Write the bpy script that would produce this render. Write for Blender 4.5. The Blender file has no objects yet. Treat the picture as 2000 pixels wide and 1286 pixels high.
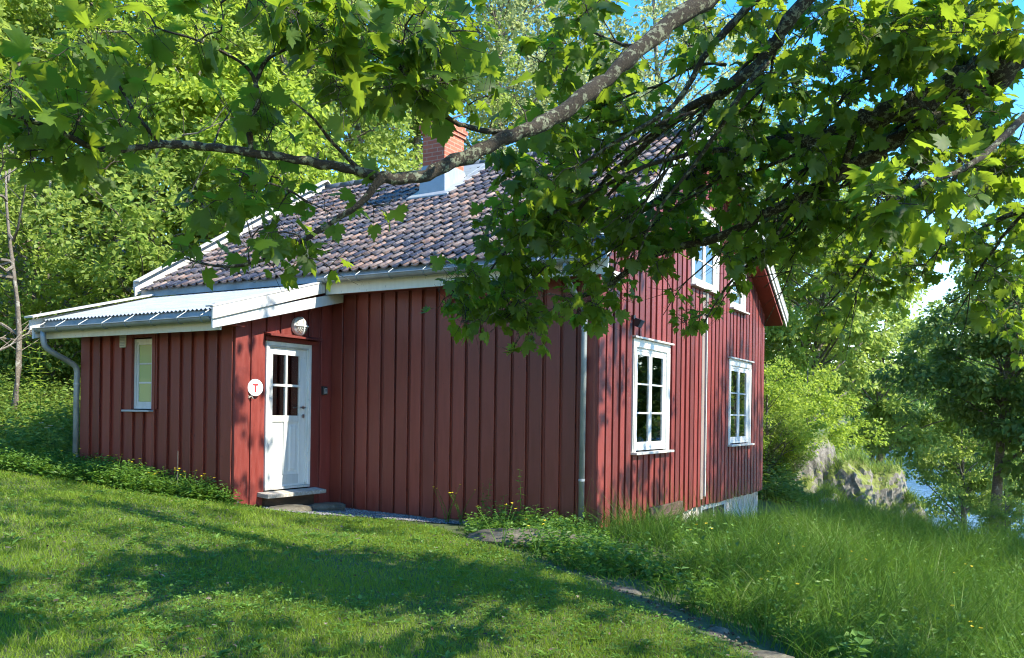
import bpy, bmesh, math, random
import numpy as np
from mathutils import Vector, Matrix, noise

# ------------------------------------------------------------------ camera, world, sun, exposure
S = bpy.context.scene
FPX, CX, CY, SH, RHO, YAW, EYE = 1703., 1000., 643., 166., 0.014, math.radians(30.3), 1.6
cd = bpy.data.cameras.new('camera'); cam = bpy.data.objects.new('camera', cd); S.collection.objects.link(cam)
cd.lens = 36 * FPX / 2000; cd.sensor_width = 36; cd.shift_y = SH / 2000
cd.clip_start = 0.05; cd.clip_end = 3000
rv = Vector((math.cos(YAW), math.sin(YAW), 0)); dv = Vector((-math.sin(YAW), math.cos(YAW), 0)); zv = Vector((0, 0, 1))
cxv = rv * math.cos(RHO) + zv * math.sin(RHO); cyv = -rv * math.sin(RHO) + zv * math.cos(RHO)
m = Matrix.Identity(4)
for i in range(3):
    m[i][0] = cxv[i]; m[i][1] = cyv[i]; m[i][2] = -dv[i]; m[i][3] = (0, 0, EYE)[i]
cam.matrix_world = m
S.camera = cam

SUN_EL, SUN_AZ = math.radians(44), math.radians(7)
to_sun = Vector((math.cos(SUN_EL) * math.cos(SUN_AZ), math.cos(SUN_EL) * math.sin(SUN_AZ), math.sin(SUN_EL)))
W = bpy.data.worlds.new("World"); S.world = W; W.use_nodes = True
nt = W.node_tree; bg = nt.nodes['Background']
sky = nt.nodes.new('ShaderNodeTexSky'); sky.sky_type = 'NISHITA'; sky.sun_disc = False
sky.sun_elevation = SUN_EL; sky.sun_rotation = math.radians(90) - SUN_AZ
sky.air_density = 1.0; sky.dust_density = 0.0; sky.ozone_density = 1.6; sky.altitude = 10
tint = nt.nodes.new('ShaderNodeMix'); tint.data_type = 'RGBA'; tint.blend_type = 'MULTIPLY'; tint.inputs[0].default_value = 1
tint.inputs[7].default_value = (1.0, .86, .80, 1)
hs = nt.nodes.new('ShaderNodeHueSaturation'); hs.inputs['Saturation'].default_value = 1.45; hs.inputs['Hue'].default_value = .507
nt.links.new(sky.outputs[0], hs.inputs['Color']); nt.links.new(hs.outputs[0], tint.inputs[6]); nt.links.new(tint.outputs[2], bg.inputs[0]); bg.inputs[1].default_value = 0.15
sd = bpy.data.lights.new('sun', 'SUN'); sd.energy = 2.7; sd.angle = math.radians(0.53); sd.color = (1, .93, .79)
sun = bpy.data.objects.new('sun', sd); S.collection.objects.link(sun)
sun.rotation_euler = (-to_sun).to_track_quat('-Z', 'Y').to_euler()
S.view_settings.view_transform = 'Standard'; S.view_settings.look = 'None'
S.view_settings.gamma = 1; S.view_settings.use_curve_mapping = False
S.view_settings.exposure = 2.2
S.render.engine = 'CYCLES'
S.cycles.use_denoising = True; S.cycles.denoising_prefilter = 'ACCURATE'; S.cycles.pixel_filter_type = 'BLACKMAN_HARRIS'; S.cycles.filter_width = 1.1
S.cycles.max_bounces = 8; S.cycles.diffuse_bounces = 4; S.cycles.transmission_bounces = 4; S.cycles.glossy_bounces = 3

random.seed(7); R = np.random.RandomState(11)
COL = S.collection

def w(px, py, d):
    """a point of the place at camera depth d (metres), measured from the survey of the photograph"""
    u = (px - CX) / FPX; v = -(py - CY) / FPX + SH / FPX
    c, s = math.cos(RHO), math.sin(RHO)
    uu = u * c - v * s; vv = u * s + v * c
    p = (rv * uu + dv + zv * vv) * d
    return np.array((p.x, p.y, p.z + EYE))

def project(P):
    P = np.asarray(P, float) - (0, 0, EYE)
    uu = P[..., 0] * rv.x + P[..., 1] * rv.y; d = P[..., 0] * dv.x + P[..., 1] * dv.y; vv = P[..., 2]
    ds = np.where(d > .05, d, 1e9)
    uu = uu / ds; vv = vv / ds
    c, s = math.cos(RHO), math.sin(RHO)
    return CX + (uu * c + vv * s) * FPX, CY - (-uu * s + vv * c - SH / FPX) * FPX, d

# ------------------------------------------------------------------ mesh helpers
def np_mesh(V, F, k=None, smooth=False):
    """V (n,3); F (m,k) int array, or list of tuples"""
    me = bpy.data.meshes.new('mesh')
    V = np.ascontiguousarray(V, dtype=np.float32)
    if isinstance(F, np.ndarray):
        mm, kk = F.shape; loops = F.ravel().astype(np.int32); starts = np.arange(mm, dtype=np.int32) * kk
        tot = np.full(mm, kk, dtype=np.int32)
    else:
        tot = np.array([len(f) for f in F], dtype=np.int32); starts = np.concatenate([[0], np.cumsum(tot)[:-1]]).astype(np.int32)
        loops = np.array([i for f in F for i in f], dtype=np.int32); mm = len(F)
    me.vertices.add(len(V)); me.vertices.foreach_set('co', V.ravel())
    me.loops.add(len(loops)); me.loops.foreach_set('vertex_index', loops)
    me.polygons.add(mm); me.polygons.foreach_set('loop_start', starts); me.polygons.foreach_set('loop_total', tot)
    me.polygons.foreach_set('use_smooth', np.full(mm, bool(smooth)))
    me.update(calc_edges=True)
    return me

def link(name, me, mat, parent=None):
    o = bpy.data.objects.new(name, me); COL.objects.link(o)
    if me is not None and mat is not None and len(me.materials) == 0: me.materials.append(mat)
    if parent is not None: o.parent = parent
    return o

def tag(o, label=None, cat=None, group=None, kind=None):
    if label: o['label'] = label
    if cat: o['category'] = cat
    if group: o['group'] = group
    if kind: o['kind'] = kind
    return o

def empty(name, loc, label, cat, group=None):
    o = bpy.data.objects.new(name, None); COL.objects.link(o); o.location = loc; o.empty_display_size = .2
    return tag(o, label, cat, group)

class MB:
    def __init__(s): s.v = []; s.f = []
    def add(s, vs, fs):
        n = len(s.v); s.v += [tuple(v) for v in vs]; s.f += [tuple(i + n for i in f) for f in fs]
    def box(s, x0, x1, y0, y1, z0, z1):
        s.add([(x0,y0,z0),(x1,y0,z0),(x1,y1,z0),(x0,y1,z0),(x0,y0,z1),(x1,y0,z1),(x1,y1,z1),(x0,y1,z1)],
              [(0,3,2,1),(4,5,6,7),(0,1,5,4),(1,2,6,5),(2,3,7,6),(3,0,4,7)])
    def hexa(s, p): s.add(p, [(0,3,2,1),(4,5,6,7),(0,1,5,4),(1,2,6,5),(2,3,7,6),(3,0,4,7)])
    def tube(s, pts, rad, n=8, caps=True):
        pts = [Vector(p) for p in pts]; N = len(pts)
        if not hasattr(rad, '__len__'): rad = [rad] * N
        up = Vector((0, 0, 1)); rings = []
        for i, p in enumerate(pts):
            t = (pts[min(i+1, N-1)] - pts[max(i-1, 0)]).normalized()
            a = t.cross(up)
            if a.length < .1: a = t.cross(Vector((0, 1, 0)))
            a.normalize(); b = a.cross(t).normalized()
            up = b if abs(b.z) > .2 else up
            rings.append([p + (a * math.cos(q) + b * math.sin(q)) * rad[i] for q in [2*math.pi*j/n for j in range(n)]])
        base = len(s.v)
        for r in rings: s.v += [tuple(q) for q in r]
        for i in range(N-1):
            for j in range(n):
                s.f.append((base+i*n+j, base+i*n+(j+1) % n, base+(i+1)*n+(j+1) % n, base+(i+1)*n+j))
        if caps:
            s.f.append(tuple(base + j for j in reversed(range(n)))); s.f.append(tuple(base + (N-1)*n + j for j in range(n)))
    def build(s, name, mat, parent=None, smooth=False, bevel=0):
        o = link(name, np_mesh(np.array(s.v, dtype=float), s.f, smooth=smooth), mat, parent)
        if bevel:
            md = o.modifiers.new('b', 'BEVEL'); md.width = bevel; md.segments = 2; md.limit_method = 'ANGLE'
        return o

# ------------------------------------------------------------------ materials
def mat(name, base=(.5,.5,.5), rough=.6, metal=0., spec=.5, nodes=None):
    mt = bpy.data.materials.new(name); mt.use_nodes = True
    b = mt.node_tree.nodes['Principled BSDF']
    b.inputs['Base Color'].default_value = (*base, 1); b.inputs['Roughness'].default_value = rough
    b.inputs['Metallic'].default_value = metal; b.inputs['Specular IOR Level'].default_value = spec
    if nodes: nodes(mt.node_tree, b)
    return mt
def N(t, kind, **kw):
    n = t.nodes.new(kind)
    for k, v in kw.items():
        if k.startswith('i_'): n.inputs[k[2:].replace('_', ' ')].default_value = v
        else: setattr(n, k, v)
    return n
def ramp(t, src, stops, interp='LINEAR'):
    r = t.nodes.new('ShaderNodeValToRGB'); r.color_ramp.interpolation = interp
    e = r.color_ramp.elements
    while len(e) < len(stops): e.new(.5)
    for i, (p, c) in enumerate(stops):
        e[i].position = p; e[i].color = (*c, 1) if len(c) == 3 else c
    t.links.new(src, r.inputs[0]); return r.outputs[0]
def mix(t, fac, a, b, mode='MIX'):
    n = t.nodes.new('ShaderNodeMix'); n.data_type = 'RGBA'; n.blend_type = mode
    for sock, v in ((n.inputs[0], fac), (n.inputs[6], a), (n.inputs[7], b)):
        if hasattr(v, 'is_output') or isinstance(v, bpy.types.NodeSocket): t.links.new(v, sock)
        elif isinstance(v, (int, float)): sock.default_value = v
        else: sock.default_value = (*v, 1)
    return n.outputs[2]
def noisen(t, scale, detail=4, rough=.6, stretch=None, coord='Object'):
    tc = t.nodes.new('ShaderNodeTexCoord'); n = N(t, 'ShaderNodeTexNoise'); n.inputs['Scale'].default_value = scale
    n.inputs['Detail'].default_value = detail; n.inputs['Roughness'].default_value = rough
    src = tc.outputs[coord]
    if stretch:
        mp = t.nodes.new('ShaderNodeMapping'); mp.inputs['Scale'].default_value = stretch
        t.links.new(src, mp.inputs[0]); src = mp.outputs[0]
    t.links.new(src, n.inputs['Vector']); return n.outputs[0]
def bump(t, b, h, strength=.3, dist=.01):
    n = t.nodes.new('ShaderNodeBump'); n.inputs['Strength'].default_value = strength; n.inputs['Distance'].default_value = dist
    t.links.new(h, n.inputs['Height']); t.links.new(n.outputs[0], b.inputs['Normal'])
def rnd(t): return t.nodes.new('ShaderNodeNewGeometry').outputs['Random Per Island']

def paint(c1, c2, worn, amount=.62, rough=.5):
    def f(t, b):
        a = noisen(t, 3, 5, .6, (5, 5, .6)); col = ramp(t, a, [(.3, c1), (.7, c2)])
        isl = ramp(t, rnd(t), [(0, (.66,.68,.68)), (.5, (.95,.95,.95)), (1, (1.16,1.14,1.12))]); col = mix(t, 1., col, isl, 'MULTIPLY')
        wn = noisen(t, 9, 6, .75, (7, 7, .5)); wm = ramp(t, wn, [(amount, (0,0,0)), (amount+.1, (1,1,1))])
        col = mix(t, wm, col, worn); t.links.new(col, b.inputs['Base Color'])
        kn = noisen(t, 5, 2, .5, (6, 6, 2.2)); col = mix(t, ramp(t, kn, [(.70, (0,0,0)), (.74, (.55,.55,.55))]), col, [x_*.45 for x_ in c1])
        t.links.new(col, b.inputs['Base Color'])
        g = noisen(t, 25, 4, .7, (9, 9, .35)); bump(t, b, g, .35, .004)
        rr = ramp(t, a, [(.3, (rough-.08,)*3), (.7, (rough+.12,)*3)]); t.links.new(rr, b.inputs['Roughness'])
    return f
M = {}
M['red'] = mat('red_paint_shade', nodes=paint((.160,.027,.016), (.210,.042,.026), (.10,.055,.04), .64, .42))  # red of the shaded walls, brightened in colour to make up for the shade
M['red_sunlit'] = mat('red_paint_sun', nodes=paint((.140,.021,.015), (.19,.033,.024), (.20,.10,.085), .60, .5))  # same red in a separate tone for walls the sun strikes
M['white'] = mat('white_paint', nodes=paint((.58,.58,.54), (.68,.68,.65), (.46,.43,.36), .60, .45))
M['white_old'] = mat('weathered_white_paint', nodes=paint((.52,.50,.45), (.64,.62,.57), (.34,.30,.23), .53, .6))
M['cream'] = mat('cream_paint', nodes=paint((.60,.60,.52), (.68,.68,.60), (.5,.48,.4), .7, .5))
def zinc(t, b):
    a = noisen(t, 4, 5, .6, (1,1,1)); st = noisen(t, 12, 4, .6, (4,4,.5))
    col = ramp(t, a, [(.3, (.20,.225,.225)), (.7, (.32,.345,.345))]); rm = ramp(t, st, [(.66, (0,0,0)), (.8, (.55,.55,.55))])
    t.links.new(mix(t, rm, col, (.33,.22,.12)), b.inputs['Base Color'])
M['zinc'] = mat('zinc', rough=.5, metal=.35, nodes=zinc)
M['zinc_white'] = mat('galvanised', rough=.42, metal=.25, nodes=lambda t, b: t.links.new(ramp(t, noisen(t, 3, 5, .65, (.7,3,1)), [(.3,(.26,.285,.30)),(.65,(.38,.405,.42)),(.8,(.33,.29,.24))]), b.inputs['Base Color']))
def tile(t, b):
    r = rnd(t)
    col = ramp(t, r, [(0,(.032,.034,.048)),(.26,(.058,.058,.072)),(.30,(.15,.095,.07)),(.48,(.34,.20,.13)),(.6,(.12,.095,.085)),(.75,(.27,.19,.15)),(.88,(.085,.08,.085)),(1,(.38,.26,.19))])
    a = noisen(t, 7, 6, .7); col = mix(t, ramp(t, a, [(.45,(0,0,0)),(.62,(.9,.9,.9))]), col, (.055,.05,.065))
    l = noisen(t, 30, 4, .7); col = mix(t, ramp(t, l, [(.55,(0,0,0)),(.68,(.7,.7,.7))]), col, (.30,.30,.27))
    t.links.new(col, b.inputs['Base Color'])
    t.links.new(ramp(t, r, [(0,(.16,)*3),(.25,(.24,)*3),(.3,(.42,)*3),(1,(.5,)*3)]), b.inputs['Roughness'])
    bump(t, b, l, .4, .004)
M['tile'] = mat('clay_tile', nodes=tile)
def brick(t, b):
    tc = N(t, 'ShaderNodeTexCoord'); sp = N(t, 'ShaderNodeSeparateXYZ'); t.links.new(tc.outputs['Object'], sp.inputs[0])
    ad = N(t, 'ShaderNodeMath', operation='ADD'); t.links.new(sp.outputs[0], ad.inputs[0]); t.links.new(sp.outputs[1], ad.inputs[1])
    cb = N(t, 'ShaderNodeCombineXYZ'); t.links.new(ad.outputs[0], cb.inputs[0]); t.links.new(sp.outputs[2], cb.inputs[1])
    br = N(t, 'ShaderNodeTexBrick'); t.links.new(cb.outputs[0], br.inputs['Vector'])
    br.inputs['Scale'].default_value = 1; br.inputs['Brick Width'].default_value = .235; br.inputs['Row Height'].default_value = .075
    br.inputs['Mortar Size'].default_value = .009; br.inputs['Color1'].default_value = (.50,.13,.06,1); br.inputs['Color2'].default_value = (.36,.09,.05,1)
    br.inputs['Mortar'].default_value = (.40,.22,.15,1); br.inputs['Bias'].default_value = 0
    a = noisen(t, 14, 5, .7); t.links.new(mix(t, ramp(t, a, [(.5,(0,0,0)),(.75,(.6,.6,.6))]), br.outputs[0], (.18,.09,.06)), b.inputs['Base Color'])
    bump(t, b, br.outputs[1], -.6, .01)
M['brick'] = mat('brick', rough=.85, nodes=brick)
def gpane(t, b):
    b.inputs['Coat Weight'].default_value = 1.0; b.inputs['Coat Roughness'].default_value = .02
    tr = N(t, 'ShaderNodeBsdfTransparent'); ms = N(t, 'ShaderNodeMixShader'); ms.inputs[0].default_value = .45
    gl = N(t, 'ShaderNodeBsdfGlossy'); gl.inputs['Roughness'].default_value = .02; gl.inputs[0].default_value = (.95,.98,1,1)
    fr = N(t, 'ShaderNodeFresnel'); fr.inputs[0].default_value = 2.8
    tr.inputs[0].default_value = (.72,.76,.74,1)
    t.links.new(fr.outputs[0], ms.inputs[0]); t.links.new(tr.outputs[0], ms.inputs[1]); t.links.new(gl.outputs[0], ms.inputs[2])
    t.links.new(ms.outputs[0], t.nodes['Material Output'].inputs[0])
M['glass'] = mat('window_glass', nodes=gpane)
M['leaf_reflect'] = mat('green_reflection_glass', (.36,.44,.17), .25); M['leaf_reflect'].node_tree.nodes['Principled BSDF'].inputs['Coat Weight'].default_value = 1  # pane coloured green to stand for foliage reflected in it
M['cloth'] = mat('curtain_cloth', (.62,.60,.54), .9)
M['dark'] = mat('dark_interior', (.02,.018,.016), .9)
M['room'] = mat('room_panel', (.6,.58,.52), .9)
M['black'] = mat('black_plastic', (.018,.018,.02), .4)
M['steel'] = mat('brushed_steel', (.5,.5,.5), .3, 1.)
M['lampglass'] = mat('opal_glass', (.62,.60,.52), .25)
M['signwhite'] = mat('enamel_white', (.80,.81,.83), .25)
M['signred'] = mat('enamel_red', (.62,.02,.02), .3)
M['signblue'] = mat('lettering_blue', (.06,.10,.22), .4)
def greywood(t, b):
    a = noisen(t, 5, 6, .7, (.6, 6, 6)); t.links.new(ramp(t, a, [(.3,(.20,.17,.13)),(.55,(.36,.33,.28)),(.75,(.52,.50,.45))]), b.inputs['Base Color']); bump(t, b, a, .5, .01)
M['greywood'] = mat('grey_wood', rough=.85, nodes=greywood)
def brownwood(t, b):
    a = noisen(t, 6, 6, .7, (4, .6, 2)); t.links.new(ramp(t, a, [(.35,(.04,.022,.013)),(.6,(.085,.05,.03)),(.75,(.2,.16,.11))]), b.inputs['Base Color']); bump(t, b, a, .6, .01)
M['brownwood'] = mat('brown_wood', rough=.85, nodes=brownwood)
def rock(c1, c2, lich=(.52,.52,.46), moss=None, th=.56):
    def f(t, b):
        a = noisen(t, 1.6, 8, .7); f2 = noisen(t, 9, 8, .75); col = ramp(t, a, [(.3, c1), (.7, c2)])
        col = mix(t, ramp(t, f2, [(.35,(.45,.45,.45)),(.6,(1.1,1.1,1.1))]), (.0,.0,.0), col)
        col = mix(t, ramp(t, f2, [(.58,(0,0,0)),(.68,(.8,.8,.8))]), col, lich)
        if moss:
            g = N(t, 'ShaderNodeNewGeometry'); s = N(t, 'ShaderNodeSeparateXYZ'); t.links.new(g.outputs['Normal'], s.inputs[0])
            mm = N(t, 'ShaderNodeMath', operation='MULTIPLY'); t.links.new(s.outputs[2], mm.inputs[0]); t.links.new(noisen(t, 2.2, 5, .7), mm.inputs[1])
            col = mix(t, ramp(t, mm.outputs[0], [(th-.18,(0,0,0)),(th-.08,(1,1,1))]), col, moss)
        t.links.new(col, b.inputs['Base Color']); bump(t, b, f2, .8, .03)
    return f
M['rock'] = mat('rock', rough=.9, nodes=rock((.15,.14,.12), (.28,.26,.23), (.36,.35,.31), moss=(.15,.18,.035), th=.31))
M['slab'] = mat('slab_rock', rough=.85, nodes=rock((.08,.068,.045), (.15,.13,.09), (.19,.18,.12)))
M['found'] = mat('limewash', rough=.9, nodes=lambda t, b: t.links.new(ramp(t, noisen(t, 5, 6, .7, (1, 3, .6)), [(.34,(.22,.17,.13)),(.5,(.45,.40,.35)),(.7,(.62,.59,.55))]), b.inputs['Base Color']))
def bark(dk, lt, th=.55, sc=9):
    def f(t, b):
        a = noisen(t, sc, 6, .7); c = noisen(t, sc*4, 4, .7)
        col = mix(t, ramp(t, c, [(.35,(0,0,0)),(.7,(1,1,1))]), [x*.55 for x in dk], [x*1.5 for x in dk])
        col = mix(t, ramp(t, a, [(th,(0,0,0)),(th+.05,(1,1,1))]), col, lt)
        t.links.new(col, b.inputs['Base Color']); bump(t, b, c, .9, .012)
    return f
M['bark'] = mat('lichen_bark', rough=.95, nodes=bark((.040,.031,.020), (.19,.20,.13), .53, 24))
M['bark_grey'] = mat('grey_bark', rough=.95, nodes=bark((.15,.13,.10), (.34,.34,.30), .56, 5))
M['deadwood'] = mat('bleached_wood', rough=.9, nodes=bark((.15,.125,.095), (.30,.28,.23), .56, 8))
def leafmat(name, stops, trans=.45, tcol=(.30,.50,.05), rough=.45, patch=None, under=None):
    mt = bpy.data.materials.new(name); mt.use_nodes = True; t = mt.node_tree; b = t.nodes['Principled BSDF']
    col = ramp(t, rnd(t), stops)
    if patch:
        col = mix(t, ramp(t, noisen(t, patch[0], 3, .6), [(.38,(0,0,0)),(.62,(1,1,1))]), col, mix(t, 1., col, patch[1], 'MULTIPLY'))
    if under:
        g = N(t, 'ShaderNodeNewGeometry'); col2 = mix(t, g.outputs['Backfacing'], col, mix(t, .35, col, under))
    else: col2 = col
    t.links.new(col2, b.inputs['Base Color']); b.inputs['Roughness'].default_value = rough; b.inputs['Specular IOR Level'].default_value = .12 if 'blade' in name else .3
    tr = N(t, 'ShaderNodeBsdfTranslucent'); t.links.new(mix(t, 1., mix(t, .5, col, (.5,.5,.5)), tcol, 'MULTIPLY') if False else mix(t, .6, col, tcol), tr.inputs[0])
    ms = N(t, 'ShaderNodeMixShader'); ms.inputs[0].default_value = trans
    t.links.new(b.outputs[0], ms.inputs[1]); t.links.new(tr.outputs[0], ms.inputs[2]); t.links.new(ms.outputs[0], t.nodes['Material Output'].inputs[0])
    return mt
M['maple'] = leafmat('maple_leaf', [(0,(.04,.088,.008)),(.5,(.065,.13,.012)),(.85,(.09,.165,.016)),(1,(.14,.21,.025))], .57, (.42,.56,.03), .48, patch=(22, (.72,.8,.7)), under=(.16,.24,.10))
M['leafA'] = leafmat('birch_like_leaf', [(0,(.15,.22,.035)),(.5,(.24,.32,.06)),(1,(.34,.42,.12))], .55, (.5,.62,.12), patch=(.35, (.75,.85,.7)))
M['leafB'] = leafmat('pale_leaf', [(0,(.22,.28,.12)),(.6,(.32,.37,.17)),(1,(.42,.46,.25))], .5, (.6,.66,.26), patch=(.35, (.8,.85,.75)))
M['leafC'] = leafmat('dark_leaf', [(0,(.07,.13,.028)),(.6,(.12,.20,.045)),(1,(.22,.30,.10))], .45, (.36,.50,.07))
M['leafD'] = leafmat('spring_leaf', [(0,(.20,.28,.03)),(.6,(.30,.39,.055)),(1,(.40,.48,.09))], .55, (.55,.68,.08), patch=(.5, (.7,.8,.6)))
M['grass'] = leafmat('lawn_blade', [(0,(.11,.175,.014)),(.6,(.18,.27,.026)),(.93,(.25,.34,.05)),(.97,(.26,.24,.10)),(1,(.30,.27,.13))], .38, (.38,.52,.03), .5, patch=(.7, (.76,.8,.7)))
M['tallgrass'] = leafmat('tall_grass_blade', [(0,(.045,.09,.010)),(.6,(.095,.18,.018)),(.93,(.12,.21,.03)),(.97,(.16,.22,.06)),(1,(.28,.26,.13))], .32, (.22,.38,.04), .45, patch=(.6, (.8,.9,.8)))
M['weed'] = leafmat('weed_leaf', [(0,(.05,.115,.014)),(.6,(.09,.185,.025)),(1,(.16,.27,.05))], .38, (.28,.48,.04), .45)
M['weedbright'] = leafmat('bright_weed_leaf', [(0,(.10,.17,.03)),(.6,(.18,.27,.05)),(1,(.27,.35,.09))], .4, (.4,.52,.08), .5, patch=(.8, (.6,.75,.55)))
M['yellow'] = mat('yellow_petal', (.75,.55,.02), .5)
M['whitepetal'] = mat('white_petal', (.7,.7,.62), .6)
def groundm(t, b):
    a = noisen(t, 1.1, 6, .7); c = noisen(t, 14, 6, .75)
    col = ramp(t, a, [(.32,(.045,.07,.016)),(.5,(.06,.095,.02)),(.68,(.085,.085,.035))])
    col = mix(t, ramp(t, c, [(.42,(0,0,0)),(.66,(.75,.75,.75))]), col, (.05,.036,.022))
    # leaf litter on the wooded hillside
    tc = N(t, 'ShaderNodeTexCoord'); sp = N(t, 'ShaderNodeSeparateXYZ'); t.links.new(tc.outputs['Object'], sp.inputs[0])
    mr = N(t, 'ShaderNodeMapRange'); t.links.new(sp.outputs[0], mr.inputs[0]); mr.inputs[1].default_value = -16; mr.inputs[2].default_value = -19; mr.inputs[3].default_value = 0; mr.inputs[4].default_value = 1
    lit = ramp(t, noisen(t, 6, 7, .8), [(.3,(.05,.032,.018)),(.55,(.16,.10,.055)),(.75,(.30,.21,.13))])
    my_ = N(t, 'ShaderNodeMapRange'); t.links.new(sp.outputs[1], my_.inputs[0]); my_.inputs[1].default_value = 38; my_.inputs[2].default_value = 30
    mm_ = N(t, 'ShaderNodeMath', operation='MULTIPLY'); t.links.new(mr.outputs[0], mm_.inputs[0]); t.links.new(my_.outputs[0], mm_.inputs[1])
    col = mix(t, mm_.outputs[0], col, lit)
    t.links.new(col, b.inputs['Base Color']); bump(t, b, c, .8, .03)
M['ground'] = mat('soil_and_turf', rough=.95, nodes=groundm)
M['dirt'] = mat('dirt', rough=.95, nodes=lambda t, b: (t.links.new(ramp(t, noisen(t, 8, 7, .8), [(.3,(.03,.022,.014)),(.55,(.075,.056,.038)),(.72,(.16,.135,.10))]), b.inputs['Base Color']), bump(t, b, noisen(t, 20, 5, .7), .8, .02)))
M['gravel'] = mat('gravel', rough=.9, nodes=lambda t, b: t.links.new(ramp(t, rnd(t), [(0,(.05,.05,.052)),(.5,(.12,.115,.115)),(1,(.28,.27,.27))]), b.inputs['Base Color']))
M['litter'] = mat('litter', rough=.95, nodes=lambda t, b: t.links.new(ramp(t, rnd(t), [(0,(.03,.02,.012)),(.6,(.09,.065,.04)),(1,(.22,.18,.13))]), b.inputs['Base Color']))
M['gravelbed'] = mat('gravel_bed', rough=.95, nodes=lambda t, b: t.links.new(ramp(t, noisen(t, 60, 5, .8), [(.35,(.04,.038,.036)),(.6,(.12,.115,.11))]), b.inputs['Base Color']))
def waterm(t, b):
    b.inputs['Roughness'].default_value = .12; b.inputs['Base Color'].default_value = (.008,.07,.26,1)
    bump(t, b, noisen(t, 1.3, 4, .6, (1, .35, 1)), .5, .12)
M['water'] = mat('lake_water', nodes=waterm)

# ------------------------------------------------------------------ terrain
CP = np.array([
 (0,0,0),(-3,-4,.2),(4,-4,-.4),(-3,5,.10),(-6,3,.32),(-10,3,.72),(-8,6,.42),(-12,6.6,.64),(-16,6,.95),(-12.7,8.3,.62),(-9.4,8.2,.34),
 (-9.2,10,.12),(-7.2,10.2,.06),(-6,8,.14),(-5,9,.08),(-4.5,10.2,.10),(-4.2,12,-.02),(-4,14,-.22),(-4,18.6,-.58),(-2.6,8,.0),(-2,6,.03),
 (-.4,6.2,-.30),(0,8,-.62),(0,12,-.75),(0,16,-.72),(0,20,-1.25),(-1.5,12,-.5),(-2,16,-.55),(4,8,-1.5),(3,3,-.6),(6,14,-2),
 (-14,12,.9),(-20,14,2.4),(-30,20,7),(-20,30,5.5),(-13,22,1.4),(-9,22,.3),(-6,24.5,.5),(-3,25,-1.9),(0,30,-3.6),(3,42,-6),(-5,42,-6.5),(-11,50,-7.5),(-22,62,-5),(-9,44,-6.5),
 (-11,36,-3),(-24,46,.5),(-60,40,16),(-40,0,7),(-20,-10,1.5),(20,10,-6),(20,40,-8),(-45,60,6),(10,-10,-1.2),(0,-20,0),(-3,22,-.9),(-9,10.5,.1),(-13,15,.9),(-5,19,-.5)], float)
def _rbf_fit(P, lam=1e-3):
    n = len(P); d = np.linalg.norm(P[:, None, :2] - P[None, :, :2], axis=2)
    K = np.where(d > 0, d**2 * np.log(d + 1e-12), 0) + np.eye(n) * lam
    A = np.zeros((n+3, n+3)); A[:n,:n] = K; A[:n,n] = 1; A[:n,n+1:] = P[:,:2]; A[n,:n] = 1; A[n+1:,:n] = P[:,:2].T
    return np.linalg.solve(A, np.concatenate([P[:,2], [0,0,0]]))
_wt = _rbf_fit(CP)
def ground_z(x, y):
    x = np.atleast_1d(np.asarray(x, float)); y = np.atleast_1d(np.asarray(y, float)); out = np.empty(x.shape)
    xf, yf, of = x.ravel(), y.ravel(), out.ravel()
    for i in range(0, len(xf), 20000):
        a, b = xf[i:i+20000], yf[i:i+20000]
        d2 = (a[:,None]-CP[None,:,0])**2 + (b[:,None]-CP[None,:,1])**2
        of[i:i+20000] = (np.where(d2 > 0, .5*d2*np.log(d2+1e-24), 0)) @ _wt[:-3] + _wt[-3] + _wt[-2]*a + _wt[-1]*b
    return np.clip(of.reshape(x.shape), -9, 24) + .025*np.sin(x*1.7+y*.6)*np.cos(y*1.3-x*.4) * np.clip(1, 0, 1)
def gz(x, y): return float(ground_z(x, y)[0])

def axis(lo, hi, c0, c1, fine, grow=1.18):
    a = list(np.arange(c0, c1, fine)); s = fine; x = a[-1]
    while x < hi: s *= grow; x += s; a.append(x)
    s = fine; x = c0
    while x > lo: s *= grow; x -= s; a.insert(0, x)
    return np.array(a)
gx = axis(-900, 900, -14, 6, .22); gy = axis(-600, 60, -2, 26, .22)
def sheet(xs, ys, zf):
    X, Y = np.meshgrid(xs, ys, indexing='ij'); Z = zf(X, Y)
    n, k = X.shape; V = np.stack([X.ravel(), Y.ravel(), Z.ravel()], 1)
    i, j = np.meshgrid(np.arange(n-1), np.arange(k-1), indexing='ij'); a = (i*k+j).ravel()
    return V, np.stack([a, a+k, a+k+1, a+1], 1)
gy = axis(-600, 900, -2, 26, .22)
V, F = sheet(gx, gy, lambda X, Y: ground_z(np.clip(X, -60, 30), np.clip(Y, -25, 70)))
g = link('ground', np_mesh(V, F, smooth=True), M['ground']); tag(g, kind='structure')
# lake
V, F = sheet(np.linspace(-500, 800, 40), np.linspace(22, 900, 30), lambda X, Y: X*0 - 4.6)
o = link('water', np_mesh(V, F), M['water']); tag(o, kind='structure')
# far shore hill
hx = np.linspace(-320, 420, 90); hy = np.linspace(230, 420, 24)
def hillz(X, Y):
    t = np.clip((Y-235)/120, 0, 1)
    return -6 + (2 + 26*(.6+.4*np.sin(X*.013+1.1))) * np.sin(t*math.pi/2) + 1.5*np.sin(X*.1)*t
V, F = sheet(hx, hy, hillz)
o = link('hill', np_mesh(V, F, smooth=True), M['ground']); tag(o, kind='structure')

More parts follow.
